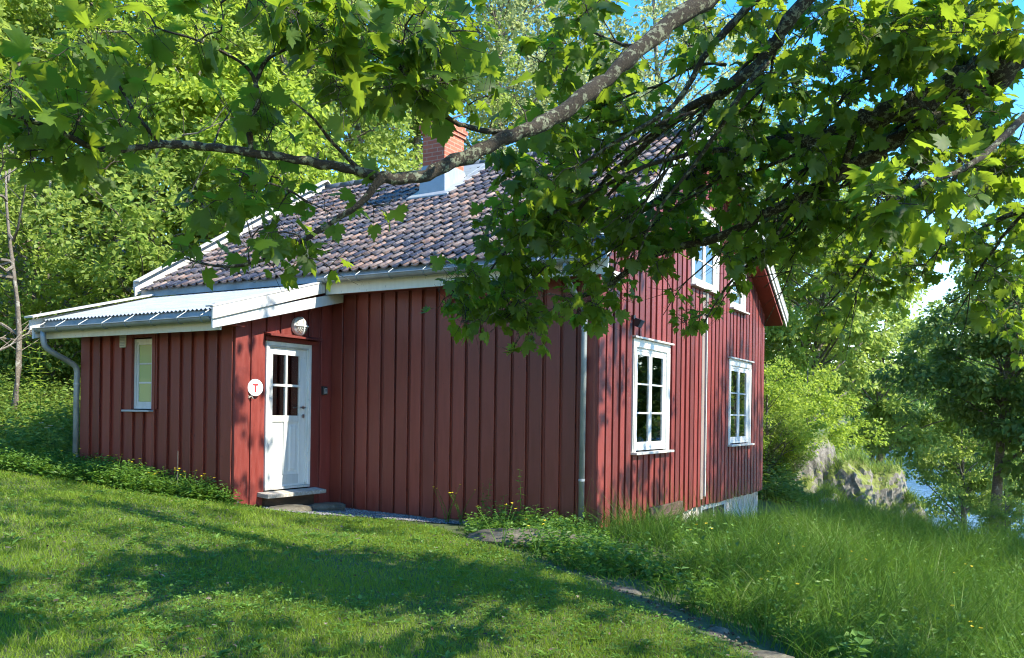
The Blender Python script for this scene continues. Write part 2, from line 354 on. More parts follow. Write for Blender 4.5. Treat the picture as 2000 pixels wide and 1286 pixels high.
# ------------------------------------------------------------------ cabin
cabin = empty('red_cabin', (0, 0, 0), 'red painted timber cabin with tiled roof, low side extension and white windows', 'cabin')
XD, YL, YM, XG, YB = -9.35, 8.42, 10.37, -4.79, 18.66
XLL, XML = -12.73, -13.0      # left ends of extension and house
EY, EZ, RY, RZ = 9.9, 3.70, 14.5, 6.50
SL = (RZ-EZ)/(RY-EY)
def roofz(y): return RZ - SL*abs(y-RY)

def wall(origin, ax, nrm, u0, u1, zb, zt, holes, material, pitch=.245, slot=.07, th=.026, seed=1, label=None, skipb=None):
    """vertical board-on-board wall. origin (x,y), ax 'x'/'y', nrm=+-1 outward, zb/zt functions of u; holes (ua,ub,za,zb)"""
    rr = random.Random(seed); mb = MB()
    def put(ua, ub, d0, d1, z0a, z0b, z1a, z1b):
        if z1a <= z0a and z1b <= z0b: return
        P = []
        for (u, zl) in ((0, 0), (1, 0)): pass
        def pt(u, d, z): return (u, origin[1] + nrm*d, z) if ax == 'x' else (origin[0] + nrm*d, u, z)
        mb.hexa([pt(ua,d0,z0a), pt(ub,d0,z0b), pt(ub,d1,z0b), pt(ua,d1,z0a), pt(ua,d0,z1a), pt(ub,d0,z1b), pt(ub,d1,z1b), pt(ua,d1,z1a)])
    def strip(ua, ub, d0, d1, jit=0.):
        segs = [(None, None)]
        cuts = [h for h in holes if h[0] < ub - .004 and h[1] > ua + .004]
        # split horizontally where a hole edge crosses the board
        edges = sorted({ua, ub} | {e for h in cuts for e in h[:2] if ua + .004 < e < ub - .004})
        for a, b in zip(edges[:-1], edges[1:]):
            hs = sorted([h for h in cuts if h[0] < b - .002 and h[1] > a + .002], key=lambda h: h[2])
            lo = (zb(a)+jit, zb(b)+jit)
            for h in hs:
                put(a, b, d0, d1, lo[0], lo[1], h[2], h[2]); lo = (h[3], h[3])
            put(a, b, d0, d1, lo[0], lo[1], zt(a), zt(b))
    n = max(2, round((u1-u0)/pitch)); p = (u1-u0)/n
    # backing boards
    e = [u0 + p*i for i in range(n+1)]
    for a, b in zip(e[:-1], e[1:]): strip(a, b, -.02, 0)
    # outer boards
    for i in range(n):
        a = u0 + p*i + slot/2 + rr.uniform(-.012, .012); b = u0 + p*(i+1) - slot/2 + rr.uniform(-.012, .012)
        if i == 0: a = u0
        if i == n-1: b = u1
        strip(a, b, 0.0015, th + rr.uniform(-.002, .004), jit=rr.uniform(-.02, .008))
    o = mb.build('wall', material, cabin)
    md = o.modifiers.new('b', 'BEVEL'); md.width = .004; md.segments = 1; md.limit_method = 'ANGLE'
    if label: o['label'] = label
    return o
def gtop(y): return roofz(y) - .14
# extension front wall (Y=YL, facing -y): window opening
wall((0, YL), 'x', -1, XLL, XD-.0, lambda u: .35 - .05*(u+9.35), lambda u: 2.80, [(-11.50, -11.03, 1.56, 2.66)], M['red'], pitch=.262, slot=.09, th=.042, seed=3, label='front wall of the low extension with a narrow window')
# main front wall
wall((0, YM), 'x', -1, XD+.03, XG, lambda u: .09, lambda u: 3.50, [], M['red'], pitch=.245, slot=.055, th=.036, seed=4, label='windowless long wall of wide red boards')
# porch wall (X=XD facing +x)
def ltop(y): return 2.86 + .29*(y-7.95)
wall((XD, 0), 'y', 1, YL-.026, YM, lambda u: .30 - .09*(u-8.4), lambda u: ltop(u)-.03, [(8.985, 9.90, .42, 2.60)], M['red_sunlit'], pitch=.285, slot=.05, seed=5, label='entrance wall of the low extension')
# gable wall
wins = [(11.49,12.96,1.08,2.70),(16.15,17.68,1.08,2.70),(13.95,15.42,3.80,5.15),(16.15,17.2,3.66,4.62)]
wall((XG, 0), 'y', 1, YM-.026, YB, lambda u: .06 if u > 13.7 else .03, gtop, [(a+.04,b-.04,c-.02,d-.06) for a,b,c,d in wins], M['red_sunlit'], pitch=.225, slot=.075, th=.048, seed=6, label='sunlit gable wall of narrow boards with white windows')
# hidden walls
wall((0, YB), 'x', 1, XML, XG, lambda u: .1, lambda u: 3.6, [], M['red'], seed=8)
wall((XML, 0), 'y', -1, YM, YB, lambda u: .2, gtop, [], M['red'], seed=9)
wall((XLL, 0), 'y', -1, YL, YM, lambda u: .45, lambda u: ltop(u)-.03, [], M['red'], seed=10)
# wall piece of the main front above the extension roof
mb = MB(); mb.box(XML, XD, YM-.01, YM+.03, 2.7, 3.55); mb.build('wall', M['red'], cabin)
# interior partitions so one cannot look through (dark rooms)
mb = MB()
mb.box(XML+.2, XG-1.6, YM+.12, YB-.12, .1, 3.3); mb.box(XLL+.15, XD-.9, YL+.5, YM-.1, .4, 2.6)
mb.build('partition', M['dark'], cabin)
mb = MB(); mb.box(XML+.2, XG-.1, YM+.15, YB-.15, 3.32, 3.38); mb.build('ceiling_boards', M['room'], cabin)
mb = MB(); mb.box(XG-.75, XG-.7, YM+.1, YB-.1, .1, 3.3); mb.build('inner_wall', M['room'], cabin)
mb = MB(); mb.box(XG-1.65, XG-1.6, 12.0, 17.6, 3.4, 4.75); mb.build('inner_wall', M['room'], cabin)
# foundation
mb = MB(); mb.box(XG-.30, XG-.03, 13.72, YB-.02, -1.4, .085); mb.box(XML+.1, XG-.31, YB-.3, YB-.03, -1.4, .1)
mb.box(XG-.28, XG-.04, YM+.02, 13.70, -.9, .12); mb.box(XML+.1, XG-.05, YM+.04, YM+.2, -.6, .08)
fd = mb.build('foundation', M['found'], cabin)
# corner boards
mb = MB(); mb.box(XG-.03, XG+.034, YM-.034, YM+.10, .12, 3.9); mb.box(XG-.14, XG-.031, YM-.036, YM-.027, .12, 3.48)
mb.build('corner_board', M['red_sunlit'], cabin)
mb = MB(); mb.box(XD+.027, XD+.05, YL-.03, YL+.20, .30, 2.86); mb.build('corner_board', M['red_sunlit'], cabin)
mb = MB(); mb.box(XG+.034, XG+.055, YB-.13, YB+.03, .07, 3.8)
mb.build('corner_board', M['red_sunlit'], cabin)

# --- roof: deck + clay pantiles
XL, XR = -13.35, -4.42
roof = bpy.data.objects.new('roof', None); COL.objects.link(roof); roof.parent = cabin
mb = MB()
for s in (-1, 1):
    ye = RY + s*(RY-EY-.06)
    a = [(XL+.02, ye, EZ-.125), (XR-.02, ye, EZ-.125), (XR-.02, RY, RZ-.165), (XL+.02, RY, RZ-.165)]
    b = [(x, y, z+.07) for x, y, z in a]
    mb.hexa(a + b if s < 0 else [a[1], a[0], a[3], a[2], b[1], b[0], b[3], b[2]])
mb.build('roof_deck', M['red'], roof)
def tiles(side):
    L = math.hypot(RY-EY, RZ-EZ); sl = math.atan2(RZ-EZ, RY-EY)
    rows = 18; ex = (L-.05)/rows; cols = 48; cw = (XR-XL-.10)/cols; ns = 9
    V = []; Fc = []; rr = np.random.RandomState(3 if side < 0 else 4)
    us = np.linspace(0, 1, ns)
    prof = np.where(us < .62, -.020*np.sin(us/.62*math.pi), .030*np.sin((us-.62)/.38*math.pi))
    cs, sn = math.cos(sl), math.sin(sl); base = 0
    for r in range(rows):
        for c in range(cols):
            if side < 0:
                xc = XL+.05+(c+.5)*cw; yy = EY + (r+.5)*ex*cs
                if -9.75 < xc < -8.98 and 12.93 < yy < 13.72: continue
            tilt = .020 + rr.uniform(-.003, .006); sk = rr.uniform(-.008, .008); up0 = r*ex + rr.uniform(-.008, .008) - .03; up1 = up0 + ex*1.13
            x0 = XL+.05+c*cw; lift = rr.uniform(0, .006)
            vs = []
            for (up, h) in ((up0, tilt+.018), (up1, .0)):
                for u, pz in zip(us, prof):
                    x = x0 + u*cw*1.10 + sk
                    hh = .035 + h + pz + lift
                    vs.append((x, up*cs - hh*sn*1., up*sn + hh*cs))
            # front lip (thickness)
            for u, pz in zip(us, prof):
                x = x0 + u*cw*1.10 + sk; hh = .035 + tilt + .018 + pz + lift - .017
                vs.append((x, up0*cs - hh*sn, up0*sn + hh*cs))
            for q in vs: V.append(q)
            for k in range(ns-1):
                Fc.append((base+k, base+k+1, base+ns+k+1, base+ns+k)); Fc.append((base+2*ns+k, base+2*ns+k+1, base+k+1, base+k))
            base += 3*ns
    V = np.array(V); V[:,1] = EY + V[:,1] if side < 0 else (2*RY-EY) - V[:,1]; V[:,2] += EZ - .06
    me = np_mesh(V, np.array(Fc), smooth=True)
    return link('roof_tiles', me, M['tile'], roof)
tiles(-1); tiles(1)
# ridge cap
mb = MB()
for i in range(22):
    x0 = XL+.08 + i*(XR-XL-.16)/22; x1 = x0 + (XR-XL-.16)/22 + .03
    mb.tube([(x0, RY, RZ+.005), (x1, RY, RZ+.015)], .085, 12)
mb.build('ridge_cap', mat('ridge_metal', (.10,.11,.12), .4, .3), roof, smooth=True)
# barge boards on both gables, stepped pairs
def barge(x0, x1, off, h, t0, side, end=.0, m_='white'):
    mb = MB(); ye = RY + side*(RY-EY+.12)
    zt = lambda y: roofz(y) + off
    P = [(x0, ye, zt(ye)-h), (x1, ye, zt(ye)-h), (x1, RY, zt(RY)-h), (x0, RY, zt(RY)-h), (x0, ye, zt(ye)), (x1, ye, zt(ye)), (x1, RY, zt(RY)), (x0, RY, zt(RY))]
    if side > 0: P = [P[1], P[0], P[3], P[2], P[5], P[4], P[7], P[6]]
    mb.hexa(P); return mb.build('barge_board', M[m_], roof, bevel=.004)
for side in (-1, 1):
    barge(XR, XR+.025, .10, .17, 0, side); barge(XR+.027, XR+.052, .17, .14, 0, side); barge(XR-.10, XR+.06, .20, .028, 0, side)
    barge(XL-.025, XL, .10, .17, 0, side, m_='white_old'); barge(XL-.052, XL-.027, .17, .14, 0, side, m_='white_old'); barge(XL-.06, XL+.10, .20, .028, 0, side, m_='white_old')
# eave: zinc apron, fascia, soffit
mb = MB(); mb.hexa([(XL+.03, EY-.05, EZ-.16), (XR-.03, EY-.05, EZ-.16), (XR-.03, EY-.035, EZ-.16), (XL+.03, EY-.035, EZ-.16),
                    (XL+.03, EY+.0, EZ-.02), (XR-.03, EY+.0, EZ-.02), (XR-.03, EY+.02, EZ-.02), (XL+.03, EY+.02, EZ-.02)])
mb.build('eave_flashing', M['zinc'], roof)
mb = MB(); mb.box(-9.08, XR-.03, EY+.02, EY+.045, 3.36, EZ-.12); mb.build('fascia', M['cream'], cabin)
mb = MB(); mb.box(-9.08, XR-.03, EY+.045, YM-.03, 3.40, 3.42); mb.build('soffit', M['red'], cabin)
mb = MB(); mb.box(XL+.03, XG, 2*RY-YM+.03, 2*RY-EY-.05, 3.40, 3.42); mb.build('soffit', M['red'], cabin)

def gutter(xa, xb, y, z, r, parent, brackets, endcap=True, slope=0.):
    mb = MB(); n = 10; vs = []
    for (x, zz) in ((xa, z), (xb, z+slope)):
        for rr_ in (r, r-.006):
            for k in range(n+1):
                a = math.pi + math.pi*k/n; vs.append((x, y+rr_*math.cos(a), zz+rr_*math.sin(a)))
    m_ = n+1; fs = []
    for k in range(n):
        fs.append((k, k+1, 2*m_+k+1, 2*m_+k)); fs.append((m_+k+1, m_+k, 3*m_+k, 3*m_+k+1))
    for s in (0, 2*m_):
        fs.append(tuple(range(s, s+m_)))
    mb.add(vs, fs); mb.tube([(xa, y-r-.002, z+.002), (xb, y-r-.002, z+slope+.002)], .009, 8)
    g_ = mb.build('gutter', M['zinc'], parent, smooth=False)
    for bx in brackets:
        m2 = MB(); zz = z + slope*(bx-xa)/(xb-xa)
        pts = [(bx, y+(r+.006)*math.cos(math.pi+math.pi*k/8), zz+(r+.006)*math.sin(math.pi+math.pi*k/8)) for k in range(9)]
        pts = [(bx, y-r-.008, zz+.012)] + pts
        m2.tube(pts, .0065, 6); m2.tube([(bx, y-r-.004, zz+.012), (bx, y+r+.05, zz+.125)], .006, 6)
        m2.build('bracket', M['zinc'], g_)
    return g_
gutter(-9.10, -4.50, EY-.095, 3.575, .062, cabin, [-8.95,-8.35,-7.75,-7.15,-6.55,-5.95,-5.35,-4.75], slope=-.02)
# downpipe right
def pipe(pts, r, clamps, mtl=M['zinc']):
    mb = MB(); mb.tube(pts, r, 14); p_ = mb.build('downpipe', mtl, cabin, smooth=True)
    for (x, y, z) in clamps:
        m2 = MB(); m2.tube([(x, y, z-.014), (x, y, z+.014)], r+.006, 14); m2.box(x-.006, x+.006, y+r, y+r+.06, z-.01, z+.01); m2.build('pipe_clamp', M['zinc_white'], p_)
    return p_
def smoothpath(P, k=5):
    P = [Vector(p) for p in P]; out = []
    for i in range(len(P)-1):
        p0 = P[max(i-1, 0)]; p1 = P[i]; p2 = P[i+1]; p3 = P[min(i+2, len(P)-1)]
        for j in range(k):
            t = j/k; out.append(.5*((2*p1)+(p2-p0)*t+(2*p0-5*p1+4*p2-p3)*t*t+(3*p1-p0-3*p2+p3)*t**3))
    out.append(P[-1]); return out
pipe([(-4.98, 9.805, 3.54)] + smoothpath([(-4.98, 9.805, 3.44), (-4.97, 9.85, 3.30), (-4.95, 10.15, 3.08), (-4.93, 10.27, 2.95), (-4.93, 10.275, 2.7)], 4) + [(-4.94, 10.275, .22)], .038, [(-4.93, 10.275, 2.72), (-4.94, 10.275, .75)])

# --- extension roof
LZ = lambda y: 2.945 + .30*(y-7.95)
ext = bpy.data.objects.new('extension_roof', None); COL.objects.link(ext); ext.parent = cabin
n = 46*6; xs = np.linspace(-13.0, -9.14, n+1); V = []; ph = np.arange(n+1)/6*2*math.pi
for (y, dz) in ((7.93, 0), (9.92, 0)):
    for top in (0, -.006):
        V.append(np.stack([xs, np.full(n+1, y), LZ(y) + .012*np.sin(ph) + top], 1))
V = np.concatenate(V); k = n+1; i = np.arange(n)
F = np.concatenate([np.stack([i, i+1, 2*k+i+1, 2*k+i], 1), np.stack([k+i+1, k+i, 3*k+i, 3*k+i+1], 1), np.stack([k+i, k+i+1, i+1, i], 1)])
link('corrugated_sheet', np_mesh(V, F, smooth=False), M['zinc_white'], ext)
mb = MB(); mb.hexa([(-13.02, 8.0, 2.84), (-9.12, 8.0, 2.84), (-9.12, 9.95, 3.43), (-13.02, 9.95, 3.43), (-13.02, 8.0, 2.915), (-9.12, 8.0, 2.915), (-9.12, 9.95, 3.50), (-13.02, 9.95, 3.50)])
mb.build('roof_deck', M['red'], ext)
mb = MB(); mb.hexa([(-13.0, 7.90, 2.80), (-9.13, 7.90, 2.80), (-9.13, 7.91, 2.80), (-13.0, 7.91, 2.80), (-13.0, 7.955, 2.925), (-9.13, 7.955, 2.925), (-9.13, 7.965, 2.925), (-13.0, 7.965, 2.925)])
mb.build('eave_flashing', M['zinc'], ext)
mb = MB(); mb.box(-13.0, -9.13, 7.97, 7.995, 2.655, 2.84); mb.build('fascia', M['cream'], ext)
mb = MB(); mb.box(-13.0, -9.13, 7.996, YL-.03, 2.735, 2.75); mb.build('soffit', M['red'], ext)
def slopeboard(x0, x1, ya, yb, za, zb_, h, name, m_, parent, cut=.0):
    mb = MB(); mb.hexa([(x0, ya+cut, za-h), (x1, ya+cut, za-h), (x1, yb, zb_-h), (x0, yb, zb_-h), (x0, ya, za), (x1, ya, za), (x1, yb, zb_), (x0, yb, zb_)])
    return mb.build(name, M[m_], parent, bevel=.004)
slopeboard(-9.06, -9.03, 7.76, 9.86, 2.93, 3.53, .155, 'barge_board', 'white_old', ext)
slopeboard(-9.095, -9.062, 7.79, 10.30, 2.815, 3.44, .155, 'barge_board', 'white', ext)
slopeboard(-9.16, -9.02, 7.75, 9.86, 2.955, 3.557, .022, 'barge_cap', 'white_old', ext)
slopeboard(-13.10, -13.07, 7.76, 9.86, 2.93, 3.53, .155, 'barge_board', 'white_old', ext)
slopeboard(-13.065, -13.03, 7.79, 10.30, 2.80, 3.42, .155, 'barge_board', 'white', ext)
slopeboard(-13.16, -12.93, 7.72, 9.86, 2.985, 3.585, .03, 'barge_cap', 'white_old', ext)
mb = MB(); mb.tube([(-9.20, 7.86, 2.96), (-9.145, 7.90, 2.985)], .02, 8); mb.build('sheet_end', M['black'], ext)
gutter(-13.04, -9.13, 7.845, 2.80, .06, cabin, [-12.95,-12.45,-11.9,-11.35,-10.85,-10.3,-9.75,-9.3], slope=.015)
pipe([(-12.86, 7.845, 2.78)] + smoothpath([(-12.86, 7.845, 2.66), (-12.85, 7.90, 2.50), (-12.82, 8.22, 2.33), (-12.80, 8.35, 2.22), (-12.80, 8.36, 2.0)], 4) + [(-12.81, 8.36, .55)], .043, [(-12.80, 8.36, 1.98), (-12.81, 8.36, .85)])

# --- windows
def window(axis_, pos, nrm, u0, u1, z0, z1, cas, rows, casing=.12, d=.035, sill=True, hood=True, frame_t=.045, glass='glass'):
    """one window: casing (outer), sashes, glass. axis_ 'y' => lies in plane x=pos"""
    root = bpy.data.objects.new('window', None); COL.objects.link(root); root.parent = cabin
    def bx(mb, ua, ub, da, db, za, zb_):
        a, b = sorted((pos+nrm*da, pos+nrm*db))
        if axis_ == 'y': mb.box(a, b, ua, ub, za, zb_)
        else: mb.box(ua, ub, a, b, za, zb_)
    mb = MB()
    if casing > 0:
        bx(mb, u0, u0+casing, .0, d+.02, z0, z1-casing-.002); bx(mb, u1-casing, u1, .0, d+.02, z0, z1-casing-.002); bx(mb, u0, u1, .0, d+.022, z1-casing, z1)
        bx(mb, u0+.02, u0+casing-.03, d+.021, d+.032, z0, z1-casing-.004); bx(mb, u1-casing+.03, u1-.02, d+.021, d+.032, z0, z1-casing-.004)
        mb.build('casing', M['white'], root, bevel=.004)
    a, b, c, e = u0+casing, u1-casing, z0 + (.02 if sill else 0), z1-casing
    fr = MB(); D0, D1 = -.06, d-.002 if casing > 0 else d-.06
    bx(fr, a, a+frame_t, D0, D1, c, e); bx(fr, b-frame_t, b, D0, D1, c, e); bx(fr, a+frame_t, b-frame_t, D0, D1-.001, e-frame_t, e); bx(fr, a+frame_t, b-frame_t, D0, D1-.001, c, c+frame_t)
    fo = fr.build('frame', M['white'], root, bevel=.003)
    ia, ib, ic, ie = a+frame_t, b-frame_t, c+frame_t, e-frame_t
    wd = (ib-ia)/cas; st = .055 if casing > 0 else .04
    for k in range(cas):
        ua, ub = ia+wd*k+.003, ia+wd*(k+1)-.003; s = MB(); F0, F1 = D1-.045, D1-.008
        bx(s, ua, ua+st, F0, F1, ic, ie); bx(s, ub-st, ub, F0, F1, ic, ie); bx(s, ua+st, ub-st, F0, F1-.001, ie-st, ie); bx(s, ua+st, ub-st, F0, F1-.001, ic, ic+st+.02)
        for r in range(1, rows):
            zz = ic+st+.02 + (ie-ic-2*st-.02)*r/rows; bx(s, ua+st, ub-st, F0+.006, F1-.006, zz-.013, zz+.013)
        so = s.build('sash', M['white'], root, bevel=.003)
        g_ = MB()
        for r in range(rows):
            za = ic+st+.02 + (ie-ic-2*st-.02)*r/rows; zb_ = ic+st+.02 + (ie-ic-2*st-.02)*(r+1)/rows
            bx(g_, ua+st-.004, ub-st+.004, (F0+F1)/2-.003, (F0+F1)/2+.001, za+.002, zb_-.002)
        g_.build('pane', M[glass], so)
    if sill:
        s = MB(); bx(s, u0-.03, u1+.03, .0, d+.10, z0-.035, z0-.002); s.build('sill', M['white_old'], root, bevel=.004)
    if hood:
        s = MB(); bx(s, u0-.05, u1+.05, .0, d+.07, z1+.002, z1+.03); s.build('drip_board', M['white_old'], root, bevel=.003)
    return root
window('y', XG, 1, *wins[0], 2, 3)['label'] = 'ground floor window nearer the drainpipe corner'
window('y', XG, 1, *wins[1], 2, 3)['label'] = 'ground floor window near the far corner'
window('y', XG, 1, *wins[2], 2, 3)['label'] = 'upstairs window half hidden by maple leaves'
window('y', XG, 1, *wins[3], 1, 3)['label'] = 'upstairs window close under the far roof slope'
for (a, b, c, e) in wins[:3]:
    for (ua, ub) in ((a+.16, a+.42), (b-.42, b-.16)):
        xs_ = np.linspace(ua, ub, 25); V = np.array([(XG-.13+.018*math.sin(k_*1.9), u_, z_) for z_ in (c+.12, e-.14) for k_, u_ in enumerate(xs_)])
        F = [(k_, k_+1, 26+k_, 25+k_) for k_ in range(24)]
        link('curtain', np_mesh(V, F, smooth=True), M['cloth'], cabin)
window('x', YL, -1, -11.50, -11.03, 1.60, 2.64, 1, 3, casing=.0, d=.05, sill=False, hood=False, glass='leaf_reflect')['label'] = 'narrow window in the low extension'
mb = MB(); mb.box(-11.60, -10.98, YL-.13, YL-.0, 1.555, 1.585); mb.build('window_sill', M['zinc_white'], cabin, bevel=.004)
mb = MB(); mb.box(-11.62, -11.505, YL-.031, YL-.004, 1.60, 2.78); mb.box(-11.025, -10.93, YL-.031, YL-.004, 1.60, 2.78); mb.box(-11.504, -11.026, YL-.030, YL-.004, 2.665, 2.78); mb.build('window_trim', M['red'], cabin)
# added panel behind narrow window, green to stand for reflected foliage
mb = MB(); mb.box(-11.46, -11.06, YL+.065, YL+.07, 1.62, 2.62); mb.build('curtain', mat('curtain', (.55,.6,.36), .9), cabin)
# basement window
mb = MB(); mb.box(XG-.028, XG+.0, 14.75, 16.2, -.45, .04); b_ = mb.build('basement_window', M['white_old'], cabin, bevel=.003)
mb = MB()
for a, b in ((14.85, 15.42), (15.52, 16.1)): mb.box(XG+.001, XG+.006, a, b, -.38, -.03)
mb.build('pane', M['dark'], b_)
# vent, duct
mb = MB(); mb.box(-11.76, -11.62, YL-.06, YL-.027, 2.52, 2.74); v_ = mb.build('vent', M['cream'], cabin, bevel=.004)
mb = MB()
for i in range(8): mb.box(-11.74, -11.64, YL-.068, YL-.061, 2.545+i*.023, 2.555+i*.023)
mb.build('louvre', M['zinc'], v_)
mb = MB(); mb.box(XG+.033, XG+.06, 14.52, 14.66, .18, 3.74); mb.build('board', mat('bare_pine', rough=.7, nodes=paint((.20,.155,.13), (.27,.21,.18), (.36,.2,.15), .6, .6)), cabin)
mb = MB(); mb.box(XG+.035, XG+.085, 14.70, 14.735, .22, 3.74); mb.build('cable_duct', M['white_old'], cabin, bevel=.003)
# stubs of rafter brackets on the eaves corner
mb = MB(); mb.box(XR-.10, XR-.01, EY-.02, EY+.40, 3.28, 3.42); mb.build('eave_box', M['cream'], cabin, bevel=.006)

# --- door
door = bpy.data.objects.new('door', None); COL.objects.link(door); door.parent = cabin
X0 = XD
mb = MB(); mb.box(X0-.06, X0+.025, 8.985, 9.035, .49, 2.60); mb.box(X0-.06, X0+.025, 9.85, 9.90, .49, 2.60); mb.box(X0-.06, X0+.024, 9.036, 9.849, 2.545, 2.60)
mb.box(X0-.02, X0+.012, 9.036, 9.06, .52, 2.52); mb.box(X0-.02, X0+.012, 9.825, 9.849, .52, 2.52); mb.box(X0-.02, X0+.0125, 9.036, 9.849, 2.521, 2.544)
mb.build('door_frame', M['white'], door, bevel=.003)
lf = MB(); a, b = 9.062, 9.823; F0, F1 = X0-.055, X0-.012
lf.box(F0, F1, a, a+.085, .52, 2.52); lf.box(F0, F1, b-.135, b, .52, 2.52); lf.box(F0, F1-.0005, a+.085, b-.135, 2.42, 2.52); lf.box(F0, F1-.0005, a+.085, b-.135, 1.44, 1.53)
lf.box(F0, F1-.0005, a, b, .49, .5195); lf.box(F0, F1-.0005, a+.085, b-.135, .52, .66); ym = (a+.085+b-.135)/2; lf.box(F0, F1-.001, ym-.035, ym+.035, .66, 1.44)
lf.box(F0, F1-.018, a+.085, ym-.035, .66, 1.44); lf.box(F0, F1-.018, ym+.035, b-.135, .66, 1.44)
lf.build('door_leaf', M['white'], door, bevel=.003)
for (p, q) in ((a+.085, ym-.035), (ym+.035, b-.135)):
    mb = MB(); e = .045
    mb.add([(F1-.0175,p+e,.66+e),(F1-.0175,q-e,.66+e),(F1-.0175,q-e,1.44-e),(F1-.0175,p+e,1.44-e),(F1-.006,p+e+.025,.66+e+.03),(F1-.006,q-e-.025,.66+e+.03),(F1-.006,q-e-.025,1.44-e-.03),(F1-.006,p+e+.025,1.44-e-.03)],
           [(0,1,5,4),(1,2,6,5),(2,3,7,6),(3,0,4,7),(4,5,6,7)])
    mb.build('door_panel', M['white'], door)
mb = MB(); mb.box(F0+.005, F1+.004, ym-.018, ym+.018, 1.531, 2.419); mb.box(F0+.006, F1+.0035, a+.085, b-.135, 1.955, 1.99); mb.build('glazing_bar', M['white'], door, bevel=.003)
mb = MB(); mb.box(F0+.02, F0+.024, a+.083, b-.133, 1.528, 2.422); mb.build('pane', M['glass'], door)
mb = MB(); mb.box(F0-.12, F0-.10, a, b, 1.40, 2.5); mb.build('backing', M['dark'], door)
mb = MB(); yh = b-.06
mb.tube([(F1, yh, 1.655), (F1+.012, yh, 1.655)], .026, 16); mb.tube([(F1+.01, yh, 1.655), (F1+.05, yh, 1.655)], .009, 8); mb.tube([(F1+.048, yh+.008, 1.655), (F1+.05, yh-.11, 1.650)], .0095, 8)
mb.build('handle', M['steel'], door, smooth=False)
mb = MB(); mb.tube([(F1, yh, 1.525), (F1+.018, yh, 1.525)], .028, 18); mb.build('lock', M['steel'], door)
mb = MB(); mb.box(X0+.02, X0+.032, 9.81, 9.822, .9, .98); 
mb = MB(); mb.box(X0-.06, X0+.025, 8.99, 9.90, .455, .488); mb.build('sill', M['white_old'], door, bevel=.003)
mb = MB(); mb.hexa([(X0+.027, 8.84, .375), (X0+.24, 8.84, .36), (X0+.24, 10.03, .36), (X0+.027, 10.03, .375), (X0+.027, 8.84, .44), (X0+.24, 8.84, .415), (X0+.24, 10.03, .415), (X0+.027, 10.03, .44)])
mb.build('threshold', M['greywood'], door, bevel=.006)
mb = MB(); mb.box(X0+.0, X0+.06, 8.95, 9.95, .05, .37); mb.build('threshold_support', M['brownwood'], door)
# hood over door
mb = MB(); mb.hexa([(X0+.03, 8.93, 2.69), (X0+.17, 8.93, 2.665), (X0+.17, 10.0, 2.665), (X0+.03, 10.0, 2.69), (X0+.03, 8.93, 2.725), (X0+.17, 8.93, 2.69), (X0+.17, 10.0, 2.69), (X0+.03, 10.0, 2.725)])
mb.box(X0+.03, X0+.055, 8.955, 9.98, 2.605, 2.664)
mb.build('door_hood', M['red_sunlit'], cabin, bevel=.003)

# --- chimney (part of the cabin)
ch = bpy.data.objects.new('chimney', None); COL.objects.link(ch); ch.parent = cabin
cx0, cx1, cy0, cy1 = -9.60, -9.11, 13.03, 13.66
mb = MB(); mb.box(cx0, cx1, cy0, cy1, 5.9, 6.74); mb.box(cx0-.03, cx1+.03, cy0-.03, cy1+.03, 6.74, 6.81); mb.box(cx0-.055, cx1+.055, cy0-.055, cy1+.055, 6.81, 6.89); mb.box(cx0-.02, cx1+.02, cy0-.02, cy1+.02, 6.89, 6.96)
mb.build('brick_stack', M['brick'], ch, bevel=.006)
mb = MB(); e = .03; f_ = .06
zb0, zb1 = roofz(cy0-f_)+.02, roofz(cy1+f_)+.02
mb.hexa([(cx0-f_, cy0-f_, zb0-.1), (cx1+f_, cy0-f_, zb0-.1), (cx1+f_, cy1+f_, zb1-.1), (cx0-f_, cy1+f_, zb1-.1), (cx0-.012, cy0-.012, 6.14), (cx1+.012, cy0-.012, 6.14), (cx1+.012, cy1+.012, 6.14), (cx0-.012, cy1+.012, 6.14)])
mb.build('chimney_base', M['zinc_white'], ch, bevel=.004)
mb = MB()
def rq(x0, x1, y0, y1, h): mb.hexa([(x0,y0,roofz(y0)+h-.03),(x1,y0,roofz(y0)+h-.03),(x1,y1,roofz(y1)+h-.03),(x0,y1,roofz(y1)+h-.03),(x0,y0,roofz(y0)+h),(x1,y0,roofz(y0)+h),(x1,y1,roofz(y1)+h),(x0,y1,roofz(y1)+h)])
rq(cx0-.20, cx1+.22, cy0-.22, cy0-f_+.01, .055); rq(cx0-.20, cx0-f_+.01, cy0-f_+.011, RY-.02, .052); rq(cx1+f_-.01, cx1+.22, cy0-f_+.011, RY-.02, .052); rq(cx0-f_+.011, cx1+f_-.011, cy1+f_, RY-.02, .056)
mb.build('flashing', M['zinc_white'], ch, bevel=.004)

# --- things on the cabin
lamp = empty('wall_lamp', (XD+.03, 9.60, 2.86), 'round white bulkhead lamp with cross bars above the door hood', 'lamp')
def disc(mb, x0, x1, y, z, r, n=32, r1=None):
    r1 = r if r1 is None else r1; b = len(mb.v)
    for (x, rr_) in ((x0, r), (x1, r1)):
        for k in range(n): mb.v.append((x, y+rr_*math.cos(2*math.pi*k/n), z+rr_*math.sin(2*math.pi*k/n)))
    for k in range(n): mb.f.append((b+k, b+(k+1) % n, b+n+(k+1) % n, b+n+k))
    mb.f.append(tuple(b+k for k in reversed(range(n)))); mb.f.append(tuple(b+n+k for k in range(n)))
mb = MB(); disc(mb, .0, .05, 0, 0, .14); disc(mb, .05, .068, 0, 0, .14, r1=.125); mb.build('lamp_body', M['white'], lamp)
mb = MB(); pr = [(0,.118),(.02,.112),(.035,.095),(.045,.07),(.05,.04),(.052,.005)]
